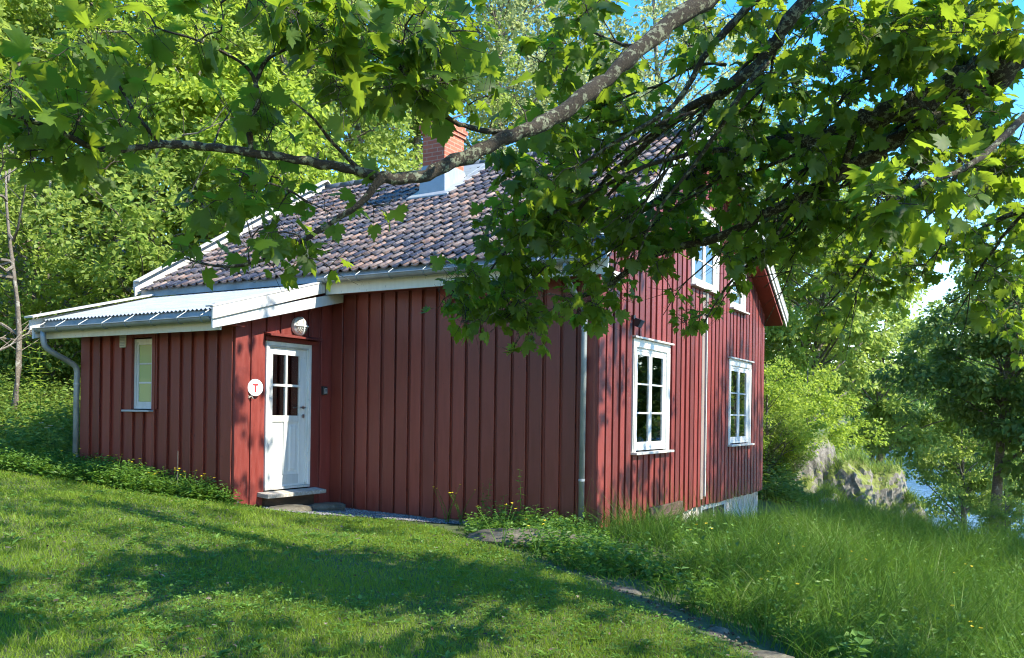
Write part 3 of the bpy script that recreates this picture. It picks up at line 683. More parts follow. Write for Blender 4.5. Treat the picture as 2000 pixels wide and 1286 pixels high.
for (xa, ra), (xb, rb) in zip(pr[:-1], pr[1:]): disc(mb, .066+xa, .066+xb, 0, 0, ra, r1=rb)
mb.build('lamp_shade', M['lampglass'], lamp, smooth=True)
mb = MB()
for t in (0, math.pi/2):
    mb.tube([(.066+.062*math.sin(a_), .128*math.cos(a_)*math.cos(t), .128*math.cos(a_)*math.sin(t)) for a_ in np.linspace(0, math.pi, 11)], .011, 8)
mb.build('cage', M['white'], lamp)
sign = empty('trail_sign', (XD+.06, 8.745, 1.92), 'round white enamel sign with red T on boards left of the door', 'sign')
mb = MB(); disc(mb, 0, .008, 0, 0, .118, 48); mb.build('sign_plate', M['signwhite'], sign, bevel=.002)
mb = MB(); mb.box(.0085, .0105, -.046, .046, .028, .056); mb.box(.0085, .0104, -.015, .015, -.066, .0279); mb.build('emblem', M['signred'], sign, bevel=.006)
def text_mesh(ch_, size):
    cu = bpy.data.curves.new('t', 'FONT'); cu.body = ch_; cu.size = size; cu.align_x = 'CENTER'; cu.extrude = .0006
    ob = bpy.data.objects.new('t', cu); COL.objects.link(ob); dg = bpy.context.evaluated_depsgraph_get(); dg.update()
    me = bpy.data.meshes.new_from_object(ob.evaluated_get(dg)); vs = [tuple(v.co) for v in me.vertices]; fs = [tuple(p.vertices) for p in me.polygons]
    bpy.data.objects.remove(ob); bpy.data.curves.remove(cu); bpy.data.meshes.remove(me); return vs, fs
mb = MB(); txt = 'DEN NORSKE TURISTFORENING '; 
for i_, c_ in enumerate(txt):
    if c_ == ' ': continue
    vs, fs = text_mesh(c_, .026); th = math.pi*.5 + 1.45 - 2*math.pi*i_/len(txt)
    r_ = .088; ct, st = math.cos(th-math.pi/2), math.sin(th-math.pi/2)
    mb.add([(.0095 + z_, r_*math.cos(th) + x_*ct - y_*st, r_*math.sin(th) + x_*st + y_*ct) for x_, y_, z_ in vs], fs)
mb.build('lettering', M['signblue'], sign)
mb = MB(); mb.tube([(-.055, 0, 0), (.001, 0, 0)], .02, 8); mb.build('sign_bracket', M['greywood'], sign)
mb = MB(); mb.tube([(-.025, -.03, -.10), (.0, -.07, -.13), (-.01, -.10, -.12)], .008, 6); mb.tube([(.0, -.06, -.12), (.0, -.10, -.15)], .006, 6); mb.tube([(-.005, -.05, -.12), (.0, -.03, -.155)], .006, 6); mb.build('twig', M['greywood'], sign)
sign.rotation_euler = (0, 0, math.radians(-14))
kb = empty('key_box', (XD+.026, 10.16, 1.92), 'small black and grey key box on red wall right of the door', 'key box')
mb = MB(); mb.box(.0, .055, -.045, .045, -.065, .065); mb.build('box_body', M['black'], kb, bevel=.008)
mb = MB(); mb.box(.0555, .062, -.030, .030, -.05, .035); mb.build('keypad', mat('grey_keypad', (.35,.36,.36), .4), kb, bevel=.003)
mb = MB()
for r_ in range(4):
    for c_ in range(3): mb.box(.0622, .065, -.022+c_*.016, -.011+c_*.016, -.044+r_*.019, -.032+r_*.019)
mb.build('button', M['black'], kb)
fl = empty('flood_lamp', (XG+.03, 11.42, 2.92), 'small black flood lamp on gable wall above the first window', 'lamp')
mb = MB(); mb.box(0, .06, -.03, .03, .03, .09); mb.tube([(.03, 0, .05), (.09, 0, .0)], .012, 8); mb.build('lamp_bracket', M['black'], fl)
mb = MB(); mb.hexa([(.06,-.07,-.05),(.13,-.07,-.09),(.13,.07,-.09),(.06,.07,-.05),(.09,-.07,.05),(.19,-.07,.01),(.19,.07,.01),(.09,.07,.05)]); mb.build('lamp_head', M['black'], fl, bevel=.006)

# ------------------------------------------------------------------ rocks, steps, timber
def rockmesh(sx, sy, sz, seed, amp=.25, sub=4, flat=0.):
    bm = bmesh.new(); bmesh.ops.create_icosphere(bm, subdivisions=sub, radius=1)
    of = Vector((seed*7.3, seed*3.1, seed*1.7))
    for v in bm.verts:
        c = v.co.copy(); n_ = noise.fractal(c*1.3+of, .9, 2.2, 5); cr = noise.turbulence(c*2.2+of, 4, True)
        v.co = c * (1 + amp*n_ - .10*cr)
        v.co.z = max(min(v.co.z, 1-flat), -1); v.co.x *= sx; v.co.y *= sy; v.co.z *= sz
    me = bpy.data.meshes.new('rock'); bm.to_mesh(me); bm.free(); return me
def rockobj(name, loc, dims, seed, label, cat, mt='slab', rot=0, amp=.25, flat=0., group=None, sub=4):
    o = link(name, rockmesh(*dims, seed, amp, sub, flat), M[mt]); o.location = loc; o.rotation_euler = (0, 0, rot); return tag(o, label, cat, group)
rockobj('stone_step', (-8.95, 9.10, .165), (.30, .44, .13), 2, 'large flat brown stone step in front of the wooden threshold', 'stone step', rot=.1, amp=.16, flat=.35)
rockobj('stone_step', (-8.92, 9.80, .15), (.24, .34, .12), 5, 'smaller dark stone step behind the large one, by inner wall corner', 'stone step', rot=-.3, amp=.2, flat=.35)
rockobj('boulder', (-4.95, 9.0, .05), (.85, .48, .22), 4, 'low flat grey boulder in grass in front of the drainpipe', 'boulder', 'slab', rot=.35, amp=.22, flat=.2)
rockobj('boulder', (-3.4, 9.15, -.10), (.75, .26, .13), 8, 'long low rock half buried right of the flat boulder', 'boulder', 'slab', rot=.1, amp=.25, flat=.2)
for i_, (x, y, a_, b_, l) in enumerate([(-2.93, 6.95, .16, .10, 'single flat grey stone in the bare strip between lawn and tall grass'),
        (-1.55, 6.15, .22, .12, 'upper flat stone of the dirt path near the lower right'), (-1.15, 5.85, .20, .13, 'lower flat stone of the dirt path at the bottom edge'),
        (-1.95, 6.42, .14, .09, 'small stone lying in the dirt path below the tall grass'), (-.75, 5.75, .18, .1, 'dark stone at the bottom edge right of the path')]):
    rockobj('path_stone', (x, y, gz(x, y)-.005), (a_, b_, .035), 10+i_, l, 'stone', 'slab', rot=.5*i_, amp=.2, flat=.3, group='stones along the dirt strip', sub=3)
rockobj('boulder', (.35, 7.1, gz(.35, 7.1)+.1), (.3, .35, .3), 31, 'grey rock in shade at the right edge under tall grass', 'boulder', 'slab', amp=.25, sub=3)
tb = rockobj if False else None
mb = MB(); mb.box(XG+.07, XG+.13, 12.05, 13.45, -.15, .25); mb.box(XG+.131, XG+.16, 12.07, 13.43, .06, .14)
o = mb.build('timber_panel', M['brownwood'], None, bevel=.01); tag(o, 'old brown timber panel leaning against the foot of gable wall', 'timber panel')
# rocky knoll towards the lake
def knoll(name, loc, dims, seed, label, rot, amp=.35):
    return rockobj(name, loc, dims, seed, label, 'rock outcrop', 'rock', rot, amp, 0, sub=6)
knoll('rock_outcrop', (-5.3, 25.2, -1.9), (2.0, 2.2, 3.4), 3, 'tall rounded outcrop with grass on its top behind the cabin corner', .3, .2)
knoll('rock_outcrop', (-3.9, 25.0, -2.1), (1.8, 1.8, 2.7), 6, 'pale cracked rock face on the lake side of the grassy knoll', .9, .26)
knoll('rock_outcrop', (-2.75, 25.4, -2.2), (.95, 1.0, 1.75), 9, 'dark grey boulder at the right foot of the grassy knoll', .2, .22)
knoll('rock_outcrop', (-4.5, 22.4, -1.3), (.45, 1.9, 1.15), 12, 'slanting bare grey slab between cabin corner and knoll', -.45, .2)
# gravel patch and dirt strip
poly = []
def patch(name, pts, mt, dz=.012, res=.08):
    P = np.array(pts); xs = np.arange(P[:,0].min(), P[:,0].max()+res, res); ys = np.arange(P[:,1].min(), P[:,1].max()+res, res)
    X, Y = np.meshgrid(xs, ys, indexing='ij'); ins = inside(X.ravel(), Y.ravel(), P).reshape(X.shape)
    n_, k_ = X.shape; V = np.stack([X.ravel(), Y.ravel(), (ground_z(X, Y)+dz).ravel()], 1)
    F = [(i*k_+j, (i+1)*k_+j, (i+1)*k_+j+1, i*k_+j+1) for i in range(n_-1) for j in range(k_-1) if ins[i,j] and ins[i+1,j] and ins[i+1,j+1] and ins[i,j+1]]
    me = np_mesh(V, F, smooth=True)
    bm = bmesh.new(); bm.from_mesh(me); bmesh.ops.delete(bm, geom=[v for v in bm.verts if not v.link_faces], context='VERTS'); bm.to_mesh(me); bm.free()
    return tag(link(name, me, M[mt]), kind='structure')
def inside(x, y, P):
    r = np.zeros(len(x), bool); j = len(P)-1
    for i in range(len(P)):
        c = ((P[i,1] > y) != (P[j,1] > y)) & (x < (P[j,0]-P[i,0])*(y-P[i,1])/(P[j,1]-P[i,1]+1e-12)+P[i,0]); r ^= c; j = i
    return r
GRAV = [(-9.3,10.34),(-9.3,8.9),(-8.9,8.65),(-8.3,9.0),(-7.8,9.45),(-7.2,9.85),(-6.7,10.1),(-6.0,10.2),(-5.6,10.34)]
DIRT = [(-3.5,7.35),(-3.0,6.9),(-2.6,6.62),(-2.2,6.42),(-1.6,6.05),(-1.1,5.7),(-.5,5.2),(.3,4.6),(.6,4.8),(0,5.45),(-.5,5.85),(-.95,6.02),(-1.3,6.35),(-1.9,6.55),(-2.3,6.75),(-2.8,6.95)]
patch('gravel_path', GRAV, 'gravelbed')
def scatter_pebbles(P, n, smin, smax, name, mt):
    P = np.array(P); x = R.uniform(P[:,0].min(), P[:,0].max(), n); y = R.uniform(P[:,1].min(), P[:,1].max(), n); k_ = inside(x, y, P); x, y = x[k_], y[k_]
    z = ground_z(x, y)+.012; s = R.uniform(smin, smax, len(x))
    base = np.array([(1,0,0),(0,1,0),(-1,0,0),(0,-1,0),(0,0,.8),(0,0,-.5)], float); fa = np.array([(0,1,4),(1,2,4),(2,3,4),(3,0,4),(1,0,5),(2,1,5),(3,2,5),(0,3,5)])
    a_ = R.uniform(0, 6.28, len(x)); c_, s_ = np.cos(a_), np.sin(a_)
    B = base[None]*np.stack([R.uniform(.7,1.3,(len(x),6))]*3, 2)*s[:,None,None]
    V = np.stack([B[...,0]*c_[:,None]-B[...,1]*s_[:,None]+x[:,None], B[...,0]*s_[:,None]+B[...,1]*c_[:,None]+y[:,None], B[...,2]+z[:,None]], 2).reshape(-1,3)
    F = (fa[None]+6*np.arange(len(x))[:,None,None]).reshape(-1,3)
    return tag(link(name, np_mesh(V, F), M[mt]), kind='stuff')
tag(scatter_pebbles(DIRT, 3000, .006, .02, 'litter', 'litter'), 'bits of bark and stone on the bare strip beside the lawn', 'litter')
tag(scatter_pebbles(GRAV, 16000, .006, .018, 'gravel', 'gravel'), 'loose grey gravel in front of the cabin door', 'gravel')

# ------------------------------------------------------------------ grass
LAWN_EDGE = np.array([(-60,-6),(-60,9),(-20,7.6),(-13.4,7.25),(-12.0,7.35),(-10.4,7.55),(-9.6,7.95),(-9.0,8.55),(-8.2,9.0),(-7.4,9.5),(-6.8,9.55),(-5.9,8.85),(-4.9,8.25),(-3.7,7.35),(-2.7,6.6),(-1.6,6.0),(-.9,5.45),(-.2,4.85),(.6,4.2),(2,3),(4,-6)])
def blades(x, y, z, h, wd, lean, segs, name, mt, bend=.5):
    n = len(x); a_ = R.uniform(0, 2*math.pi, n); la = R.uniform(0, 2*math.pi, n); ts = np.linspace(0, 1, segs+1)
    dx, dy = np.cos(a_), np.sin(a_); lx, ly = np.cos(la)*lean*h, np.sin(la)*lean*h
    rows = []
    for t in ts:
        k_ = t**1.7; zc = z + h*(t - bend*lean*k_*.5); xc = x + lx*k_; yc = y + ly*k_; ww = wd*(1-t)**.6*.5 if t < 1 else wd*.04
        rows.append(np.stack([xc-dx*ww, yc-dy*ww, zc], 1)); rows.append(np.stack([xc+dx*ww, yc+dy*ww, zc], 1))
    V = np.stack(rows, 1).reshape(-1, 3); k2 = 2*(segs+1)
    q = np.array([(2*i, 2*i+1, 2*i+3, 2*i+2) for i in range(segs)])
    F = (q[None] + k2*np.arange(n)[:,None,None]).reshape(-1, 4)
    return link(name, np_mesh(V, F, smooth=True), M[mt])
# lawn: denser close to the standpoint
def spots(n, xr, yr, falloff=6.):
    x = R.uniform(*xr, n); y = R.uniform(*yr, n); d = np.hypot(x, y)
    keep = R.rand(n) < np.clip((falloff/d)**1.5, .12, 1); return x[keep], y[keep]
x, y = spots(1150000, (-19, 3), (-.5, 10.5), 6.5); k_ = inside(x, y, LAWN_EDGE)
x, y = x[k_], y[k_]; px_, py_, dd = project(np.stack([x, y, ground_z(x, y)], 1)); k_ = (px_ > -200) & (px_ < 2200) & (py_ < 1420); x, y = x[k_], y[k_]
print('lawn blades', len(x))
o = blades(x, y, ground_z(x, y)-.004, R.uniform(.03, .075, len(x))*(1+.35*np.sin(x*2.1)*np.sin(y*2.7)), R.uniform(.003, .006, len(x))*np.clip(np.hypot(x,y)/7, 1, 2), R.uniform(.2, 1.0, len(x)), 2, 'lawn', 'grass')
tag(o, 'short mown green lawn sloping in front of the cabin', 'lawn', kind='stuff')
# clover and broad leaves in the lawn
def leaf_quads(C, U, Nn, L, Wd, fold=.25):
    """C centre base, U direction unit, Nn normal unit, L length, Wd width -> diamond with a fold, 4 verts 2 tris"""
    Sd = np.cross(U, Nn); n = len(C)
    p0 = C; p1 = C + U*(L*.45)[:,None] + Sd*(Wd*.5)[:,None] + Nn*(Wd*fold)[:,None]
    p2 = C + U*L[:,None]; p3 = C + U*(L*.45)[:,None] - Sd*(Wd*.5)[:,None] + Nn*(Wd*fold)[:,None]
    V = np.stack([p0, p1, p2, p3], 1).reshape(-1, 3); F = (np.array([(0,1,2),(0,2,3)])[None] + 4*np.arange(n)[:,None,None]).reshape(-1, 3)
    return V, F
def unit(a): return a/np.maximum(np.linalg.norm(a, axis=-1, keepdims=True), 1e-9)
x, y = spots(95000, (-14, 2), (1, 10), 6.5); k_ = inside(x, y, LAWN_EDGE) & (np.sin(x*1.3+2)*np.sin(y*1.9) + R.uniform(-.6,.6,len(x)) > 0); x, y = x[k_], y[k_]
n = len(x); U = unit(np.stack([R.normal(size=n), R.normal(size=n), R.uniform(0,.4,n)], 1)); Nn = unit(np.cross(np.cross(U, (0,0,1.)), U) + R.normal(size=(n,3))*.2)
V, F = leaf_quads(np.stack([x, y, ground_z(x, y)+R.uniform(.02,.06,n)], 1), U, Nn, R.uniform(.018,.042,n), R.uniform(.015,.03,n))
tag(link('clover', np_mesh(V, F), M['weed']), 'clover leaves mixed into the mown lawn', 'clover', kind='stuff')
# broad rosettes and dry bits in the lawn
x, y = spots(1500, (-13, 1.5), (1, 10), 7); k_ = inside(x, y, LAWN_EDGE); x, y = np.repeat(x[k_], 7), np.repeat(y[k_], 7); n = len(x)
a_ = R.uniform(0, 6.28, n); U = unit(np.stack([np.cos(a_), np.sin(a_), R.uniform(.1, .5, n)], 1)); Nn = unit(np.cross(np.cross(U, (0,0,1.)), U))
V, F = leaf_quads(np.stack([x, y, ground_z(x, y)+.025], 1), U, Nn, R.uniform(.05,.11,n), R.uniform(.015,.035,n))
tag(link('lawn_weeds', np_mesh(V, F), M['weed']), 'plantain and dandelion rosettes scattered in the lawn', 'weeds', kind='stuff')
x, y = spots(2600, (-13, 1.5), (1, 10), 7); k_ = inside(x, y, LAWN_EDGE); x, y = x[k_], y[k_]; n = len(x)
U = unit(R.normal(size=(n,3))*(1,1,.25)); Nn = unit(R.normal(size=(n,3))*.4+(0,0,1)); Nn = unit(Nn-U*(Nn*U).sum(1)[:,None])
V, F = leaf_quads(np.stack([x, y, ground_z(x, y)+.045], 1), U, Nn, R.uniform(.02,.06,n), R.uniform(.006,.03,n))
tag(link('fallen_leaves', np_mesh(V, F), M['litter']), 'small dry bits and fallen leaves on the lawn', 'fallen leaves', kind='stuff')

# tall grass on the bank
TALL = np.array([(-6.4,10.3),(-6.3,9.4),(-5.5,8.7),(-4.4,7.95),(-3.4,7.25),(-2.5,6.75),(-1.8,6.55),(-1.1,6.15),(-.4,5.6),(.6,4.8),(2.5,4.5),(7,9),(7,20),(2,24),(-2,24),(-4.5,22),(-4.6,10.3)])
n = 260000; x = R.uniform(-6.4, 7, n); y = R.uniform(4.5, 24, n)
clump = np.sin(x*3.1+1+np.sin(y*1.3))*np.sin(y*2.7+.8*np.sin(x*2)) + .6*np.sin(x*7.3+y*5.1)*np.sin(y*6.1-x*2)
px_, py_, dd = project(np.stack([x, y, ground_z(x, y)], 1))
k_ = inside(x, y, TALL) & (R.rand(n) < .55+.3*clump) & (px_ < 2350) & (R.rand(n) < np.clip((10/np.maximum(dd, 1))**.8, .3, 1))
k_ &= ~(((x+4.95)/.95)**2+((y-9.0)/.5)**2 < .4) & ~(((x+3.4)/.8)**2+((y-9.15)/.3)**2 < .8)
x, y = x[k_], y[k_]; cl = clump[k_]
edge = np.clip((x*.6 + y*.8 - 3.9)/2.0, .0, 1)   # short near the lawn, tall further in
near_wall = np.clip((y-10.4)/2, 0, 1)
H = (.14 + .50*edge)*(.6+.6*R.rand(len(x)))*(1+.28*cl)
H = np.where((x < -3) & (y < 11.5), H*.72, H); H = np.where(y > 10.6, H*np.clip((x+4.9)/2.0, .42, 1), H)
print('tall grass', len(x))
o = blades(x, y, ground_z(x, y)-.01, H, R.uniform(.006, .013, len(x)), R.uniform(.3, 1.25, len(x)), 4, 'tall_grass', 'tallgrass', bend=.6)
tag(o, 'long uncut grass on the shaded bank right of the lawn', 'grass', kind='stuff')
# flowering stalks of tall grass
n = 2600; x = R.uniform(-4, 4, n); y = R.uniform(7.5, 21, n); k_ = inside(x, y, TALL); x, y = x[k_], y[k_]
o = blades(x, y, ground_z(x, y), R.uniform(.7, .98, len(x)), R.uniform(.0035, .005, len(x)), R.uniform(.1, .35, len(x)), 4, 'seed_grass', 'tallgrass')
tag(o, 'thin seeding grass stalks above the long grass', 'grass', kind='stuff')

# ------------------------------------------------------------------ leaves
MAPLE = [(0,0,.0),(.10,-.05,0),(.28,-.16,-.04),(.30,.00,-.02),(.56,.02,-.10),(.50,.14,-.06),(.64,.30,-.10),(.50,.33,-.05),(.56,.56,-.12),(.40,.52,-.07),(.24,.48,-.02),(.30,.70,-.07),(.17,.74,-.06),(0,1.0,-.16)]
_ml = [(-a, b, c) for a, b, c in MAPLE[1:-1]]
MV = np.array([(0,.28,.03)] + MAPLE + _ml[::-1], float); _nb = len(MV)-1
MF = np.array([(0, 1+i, 1+(i+1) % _nb) for i in range(_nb)])
def maple_leaves(C, U, Nn, L):
    Sd = np.cross(U, Nn); n = len(C); Z = MV[None,:,2]*R.uniform(-.6, 2.6, n)[:,None] + MV[None,:,0]**2*R.uniform(-.7, .5, n)[:,None] + MV[None,:,0]*MV[None,:,1]*R.uniform(-.3,.3,n)[:,None]
    V = C[:,None,:] + (MV[None,:,0:1]*Sd[:,None,:] + MV[None,:,1:2]*U[:,None,:] + Z[:,:,None]*Nn[:,None,:])*L[:,None,None]
    return V.reshape(-1, 3), (MF[None] + len(MV)*np.arange(n)[:,None,None]).reshape(-1, 3)

def weeds(region, n, hmin, hmax, lmin, lmax, name, mt, label, stalk=True, wr=.5):
    """broad-leaved ground plants: many stalks with pairs of leaves"""
    P = np.array(region); x = R.uniform(P[:,0].min(), P[:,0].max(), n); y = R.uniform(P[:,1].min(), P[:,1].max(), n); k_ = inside(x, y, P); x, y = x[k_], y[k_]
    n = len(x); z = ground_z(x, y); H = R.uniform(hmin, hmax, n)*(1+.25*np.sin(x*3.3)*np.sin(y*4.1+1))
    C = []; U = []; Ls = []
    for k_ in range(9):
        f = (k_+.6)/9; a_ = R.uniform(0, 6.28, n)
        C.append(np.stack([x+R.normal(size=n)*.015, y+R.normal(size=n)*.015, z+H*f], 1)); U.append(np.stack([np.cos(a_), np.sin(a_), R.uniform(-.3,.6,n)], 1)); Ls.append(R.uniform(lmin, lmax, n)*(1.15-.6*f))
    C = np.concatenate(C); U = unit(np.concatenate(U)); Ls = np.concatenate(Ls); m_ = len(C)
    Nn = unit(np.cross(np.cross(U, (0,0,1.)), U) + R.normal(size=(m_,3))*.35); Nn = unit(Nn - U*(Nn*U).sum(1)[:,None])
    V, F = leaf_quads(C, U, Nn, Ls, Ls*R.uniform(wr*.8, wr*1.2, m_))
    return tag(link(name, np_mesh(V, F), M[mt]), label, 'weeds', kind='stuff')
weeds([(-13.6,8.4),(-13.6,7.25),(-12.0,7.35),(-10.4,7.55),(-9.6,7.95),(-9.15,8.35),(-9.5,8.40)], 2600, .12, .34, .05, .12, 'weeds', 'weed', 'low weeds with yellow flowers along the extension wall')
weeds([(-24,6.6),(-13.5,7.3),(-12.9,8.6),(-13.2,12),(-15,15),(-26,16)], 7500, .25, .75, .09, .20, 'undergrowth', 'weedbright', 'bright undergrowth of weeds left of the extension drainpipe')
weeds([(-5.9,9.3),(-4.6,8.4),(-3.0,7.5),(-1.5,6.8),(-.2,6.0),(1.2,5.2),(2.2,7.0),(0,8.0),(-2.5,8.4),(-4,9.0),(-5.2,10.2)], 2400, .08, .26, .05, .13, 'weeds', 'weed', 'broad leaved weeds along the foot of the long grass')
weeds([(-6.5,20.5),(-4.2,20.5),(-4.9,22.4),(-6.2,24.0),(-8,24)], 900, .3, .8, .10, .22, 'undergrowth', 'leafC', 'dark undergrowth at the foot of the rocky knoll')
# grassy top of the knoll: turf tufts resting on the rock (sampled on the rock meshes)
def on_rocks(n, zmin=.35):
    out = []
    for o_ in [o_ for o_ in S.objects if o_.name.startswith('rock_outcrop')]:
        Mx = Matrix.LocRotScale(o_.location, o_.rotation_euler, (1,1,1)); me = o_.data; ps = [p for p in me.polygons if p.normal.z > zmin]
        for p in random.choices(ps, k=n): out.append(tuple(Mx @ p.center))
    return np.array(out) + R.normal(size=(len(out), 3))*.04
Q = on_rocks(3800, .45); Q = Q[(np.sin(Q[:,0]*2.3)*np.sin(Q[:,1]*1.9+Q[:,2]) > -.35)]
o = blades(Q[:,0], Q[:,1], Q[:,2]-.03, R.uniform(.15, .42, len(Q)), R.uniform(.012, .022, len(Q)), R.uniform(.3, 1., len(Q)), 3, 'turf', 'weedbright')
tag(o, 'sunlit yellow green grass growing on the rocky knoll', 'grass', kind='stuff')

weeds([(-3.5,8.5),(-1.5,7.2),(.5,6.5),(3,9),(2,16),(-3,16)], 1500, .25, .55, .06, .13, 'meadow_weeds', 'weed', 'broad leaved weeds growing through the long grass')
weeds([(-6.3,9.6),(-5.6,8.7),(-4.4,8.1),(-3.4,7.4),(-2.8,7.9),(-3.6,8.6),(-4.4,9.6),(-4.9,10.2),(-6.2,10.2)], 900, .12, .34, .05, .12, 'corner_weeds', 'weed', 'weeds growing round the flat boulder by the drainpipe')
# individual weeds/plants
def plant(name, x, y, h, nleaf, lsize, label, cat, mt='weed', flower=None, group=None, stems=1, spread=.1, wr=.45):
    z = gz(x, y); root = empty(name, (x, y, z), label, cat, group); st = MB(); C = []; U = []; Ls = []; tips = []
    for s in range(stems):
        a0 = random.uniform(0, 6.28); sp = spread*random.uniform(.3, 1); hh = h*random.uniform(.7, 1); bx_, by_ = random.uniform(-.03,.03), random.uniform(-.03,.03)
        pts = [(bx_+sp*math.cos(a0)*t**1.5, by_+sp*math.sin(a0)*t**1.5, hh*t) for t in np.linspace(0, 1, 6)]
        st.tube(pts, [.006*(1-.6*t) for t in np.linspace(0, 1, 6)], 5); tips.append(pts[-1])
        for k_ in range(nleaf):
            t = (k_+.8)/nleaf; i0 = min(int(t*5), 4); f = t*5-i0; p = [pts[i0][j]*(1-f)+pts[min(i0+1,5)][j]*f for j in range(3)]
            for sgn in (0, math.pi):
                an = k_*math.pi/2 + sgn + a0; C.append(p); U.append((math.cos(an), math.sin(an), random.uniform(-.4, .35))); Ls.append(lsize*(1.1-.65*t)*random.uniform(.8, 1.15))
    st.build('stem', M['weed'], root)
    C = np.array(C); U = unit(np.array(U)); Ls = np.array(Ls); m_ = len(C)
    Nn = unit(np.cross(np.cross(U, (0,0,1.)), U) + R.normal(size=(m_,3))*.2); Nn = unit(Nn - U*(Nn*U).sum(1)[:,None])
    V, F = leaf_quads(C, U, Nn, Ls, Ls*wr, .15); link('foliage', np_mesh(V, F), M[mt], root)
    if flower:
        fm = MB()
        for (tx, ty, tz) in tips:
            n_ = 5; r_ = flower[1]; b_ = len(fm.v); fm.v.append((tx, ty, tz+.004))
            for k_ in range(10): fm.v.append((tx+r_*(1 if k_ % 2 else .6)*math.cos(k_*.628), ty+r_*(1 if k_ % 2 else .6)*math.sin(k_*.628), tz+.012+random.uniform(-.003,.006)))
            for k_ in range(10): fm.f.append((b_, b_+1+k_, b_+1+(k_+1) % 10))
        fm.build('flower', M[flower[0]], root)
    return root
plant('nettle', -6.33, 10.12, .72, 9, .13, 'tallest leafy nettle by the long wall, left of its pair', 'nettle', group='nettles by the long wall', stems=2, spread=.12)
plant('nettle', -5.72, 10.12, .80, 10, .12, 'tall leafy nettle nearest the drainpipe on the long wall', 'nettle', group='nettles by the long wall', stems=1, spread=.06)
plant('nettle', -6.02, 10.05, .45, 6, .15, 'short broad nettle between the two tall ones', 'nettle', group='nettles by the long wall', stems=3, spread=.2)
plant('nettle', -5.5, 9.98, .36, 5, .13, 'low nettle at foot of wall beside the drainpipe', 'nettle', group='nettles by the long wall', stems=3, spread=.22)
plant('thistle', -10.35, 8.1, .42, 7, .11, 'upright weed with pale tip in front of extension wall', 'weed', stems=1, spread=.03)
mb = MB(); zz = gz(-10.15, 8.15); mb.tube([(-10.15, 8.15, zz), (-10.16, 8.16, zz+.62)], .006, 5); o = mb.build('dry_stalk', M['deadwood']); tag(o, 'thin bleached dry stalk in front of the extension wall', 'stalk')
plant('dock_plant', -9.55, 8.05, .30, 5, .26, 'pale broad leaved dock by the extension corner', 'plant', mt='weed', stems=3, spread=.25, wr=.35)
plant('dock_plant', -2.3, 6.9, .34, 4, .17, 'broad leaved dock at lower edge of the tall grass', 'plant', stems=3, spread=.18, wr=.6)
plant('dock_plant', -1.0, 6.35, .38, 5, .18, 'big broad leaved plant at the bottom right corner of the path', 'plant', stems=4, spread=.2, wr=.6)
plant('cow_parsley', -12.95, 8.1, .75, 5, .12, 'tall white flowering weed beside the extension drainpipe', 'plant', flower=('whitepetal', .045), stems=4, spread=.3)
lab = ['left of the window sill', 'under the window sill', 'right of the window sill', 'mid way along the extension wall', 'below the dry stalk', 'right of the dry stalk', 'close to the extension corner', 'at the extension corner board']
for i_, (x, y) in enumerate([(-12.1,7.75),(-11.35,7.8),(-10.95,7.75),(-10.7,7.85),(-10.25,7.8),(-10.0,7.95),(-9.8,8.05),(-9.62,8.1)]):
    plant('buttercup', x, y, random.uniform(.34,.46), 3, .06, 'small yellow buttercup clump '+lab[i_], 'flower', flower=('yellow', .022), group='buttercups in the weeds', stems=4, spread=.22)
for i_, (x, y, l) in enumerate([(-6.95,10.15,'by the gravel at foot of the long wall'),(-6.7,10.1,'between gravel and the nettles'),(-3.0,9.2,'in long grass left of the gable steps'),(-2.2,10.0,'in the long grass before the timber panel'),(-1.6,10.6,'in the long grass before the foundation'),(-.6,11.5,'far right in the long grass'),(-4.3,7.9,'in front of the flat boulder'),(-4.7,7.85,'left of the flat boulder front'),(-1.7,6.95,'by the dirt strip'),(-.3,8.4,'low on the shaded bank')]):
    plant('buttercup', x, y, random.uniform(.4,.6), 3, .05, 'yellow buttercup clump '+l, 'flower', flower=('yellow', .02), group='buttercups in the long grass', stems=4, spread=.25)
# young rowan sapling left of the extension
sp_ = plant('sapling', -14.6, 8.9, 2.35, 22, .26, 'slender bright green sapling left of the extension drainpipe', 'sapling', mt='leafD', stems=2, spread=.35, wr=.35)

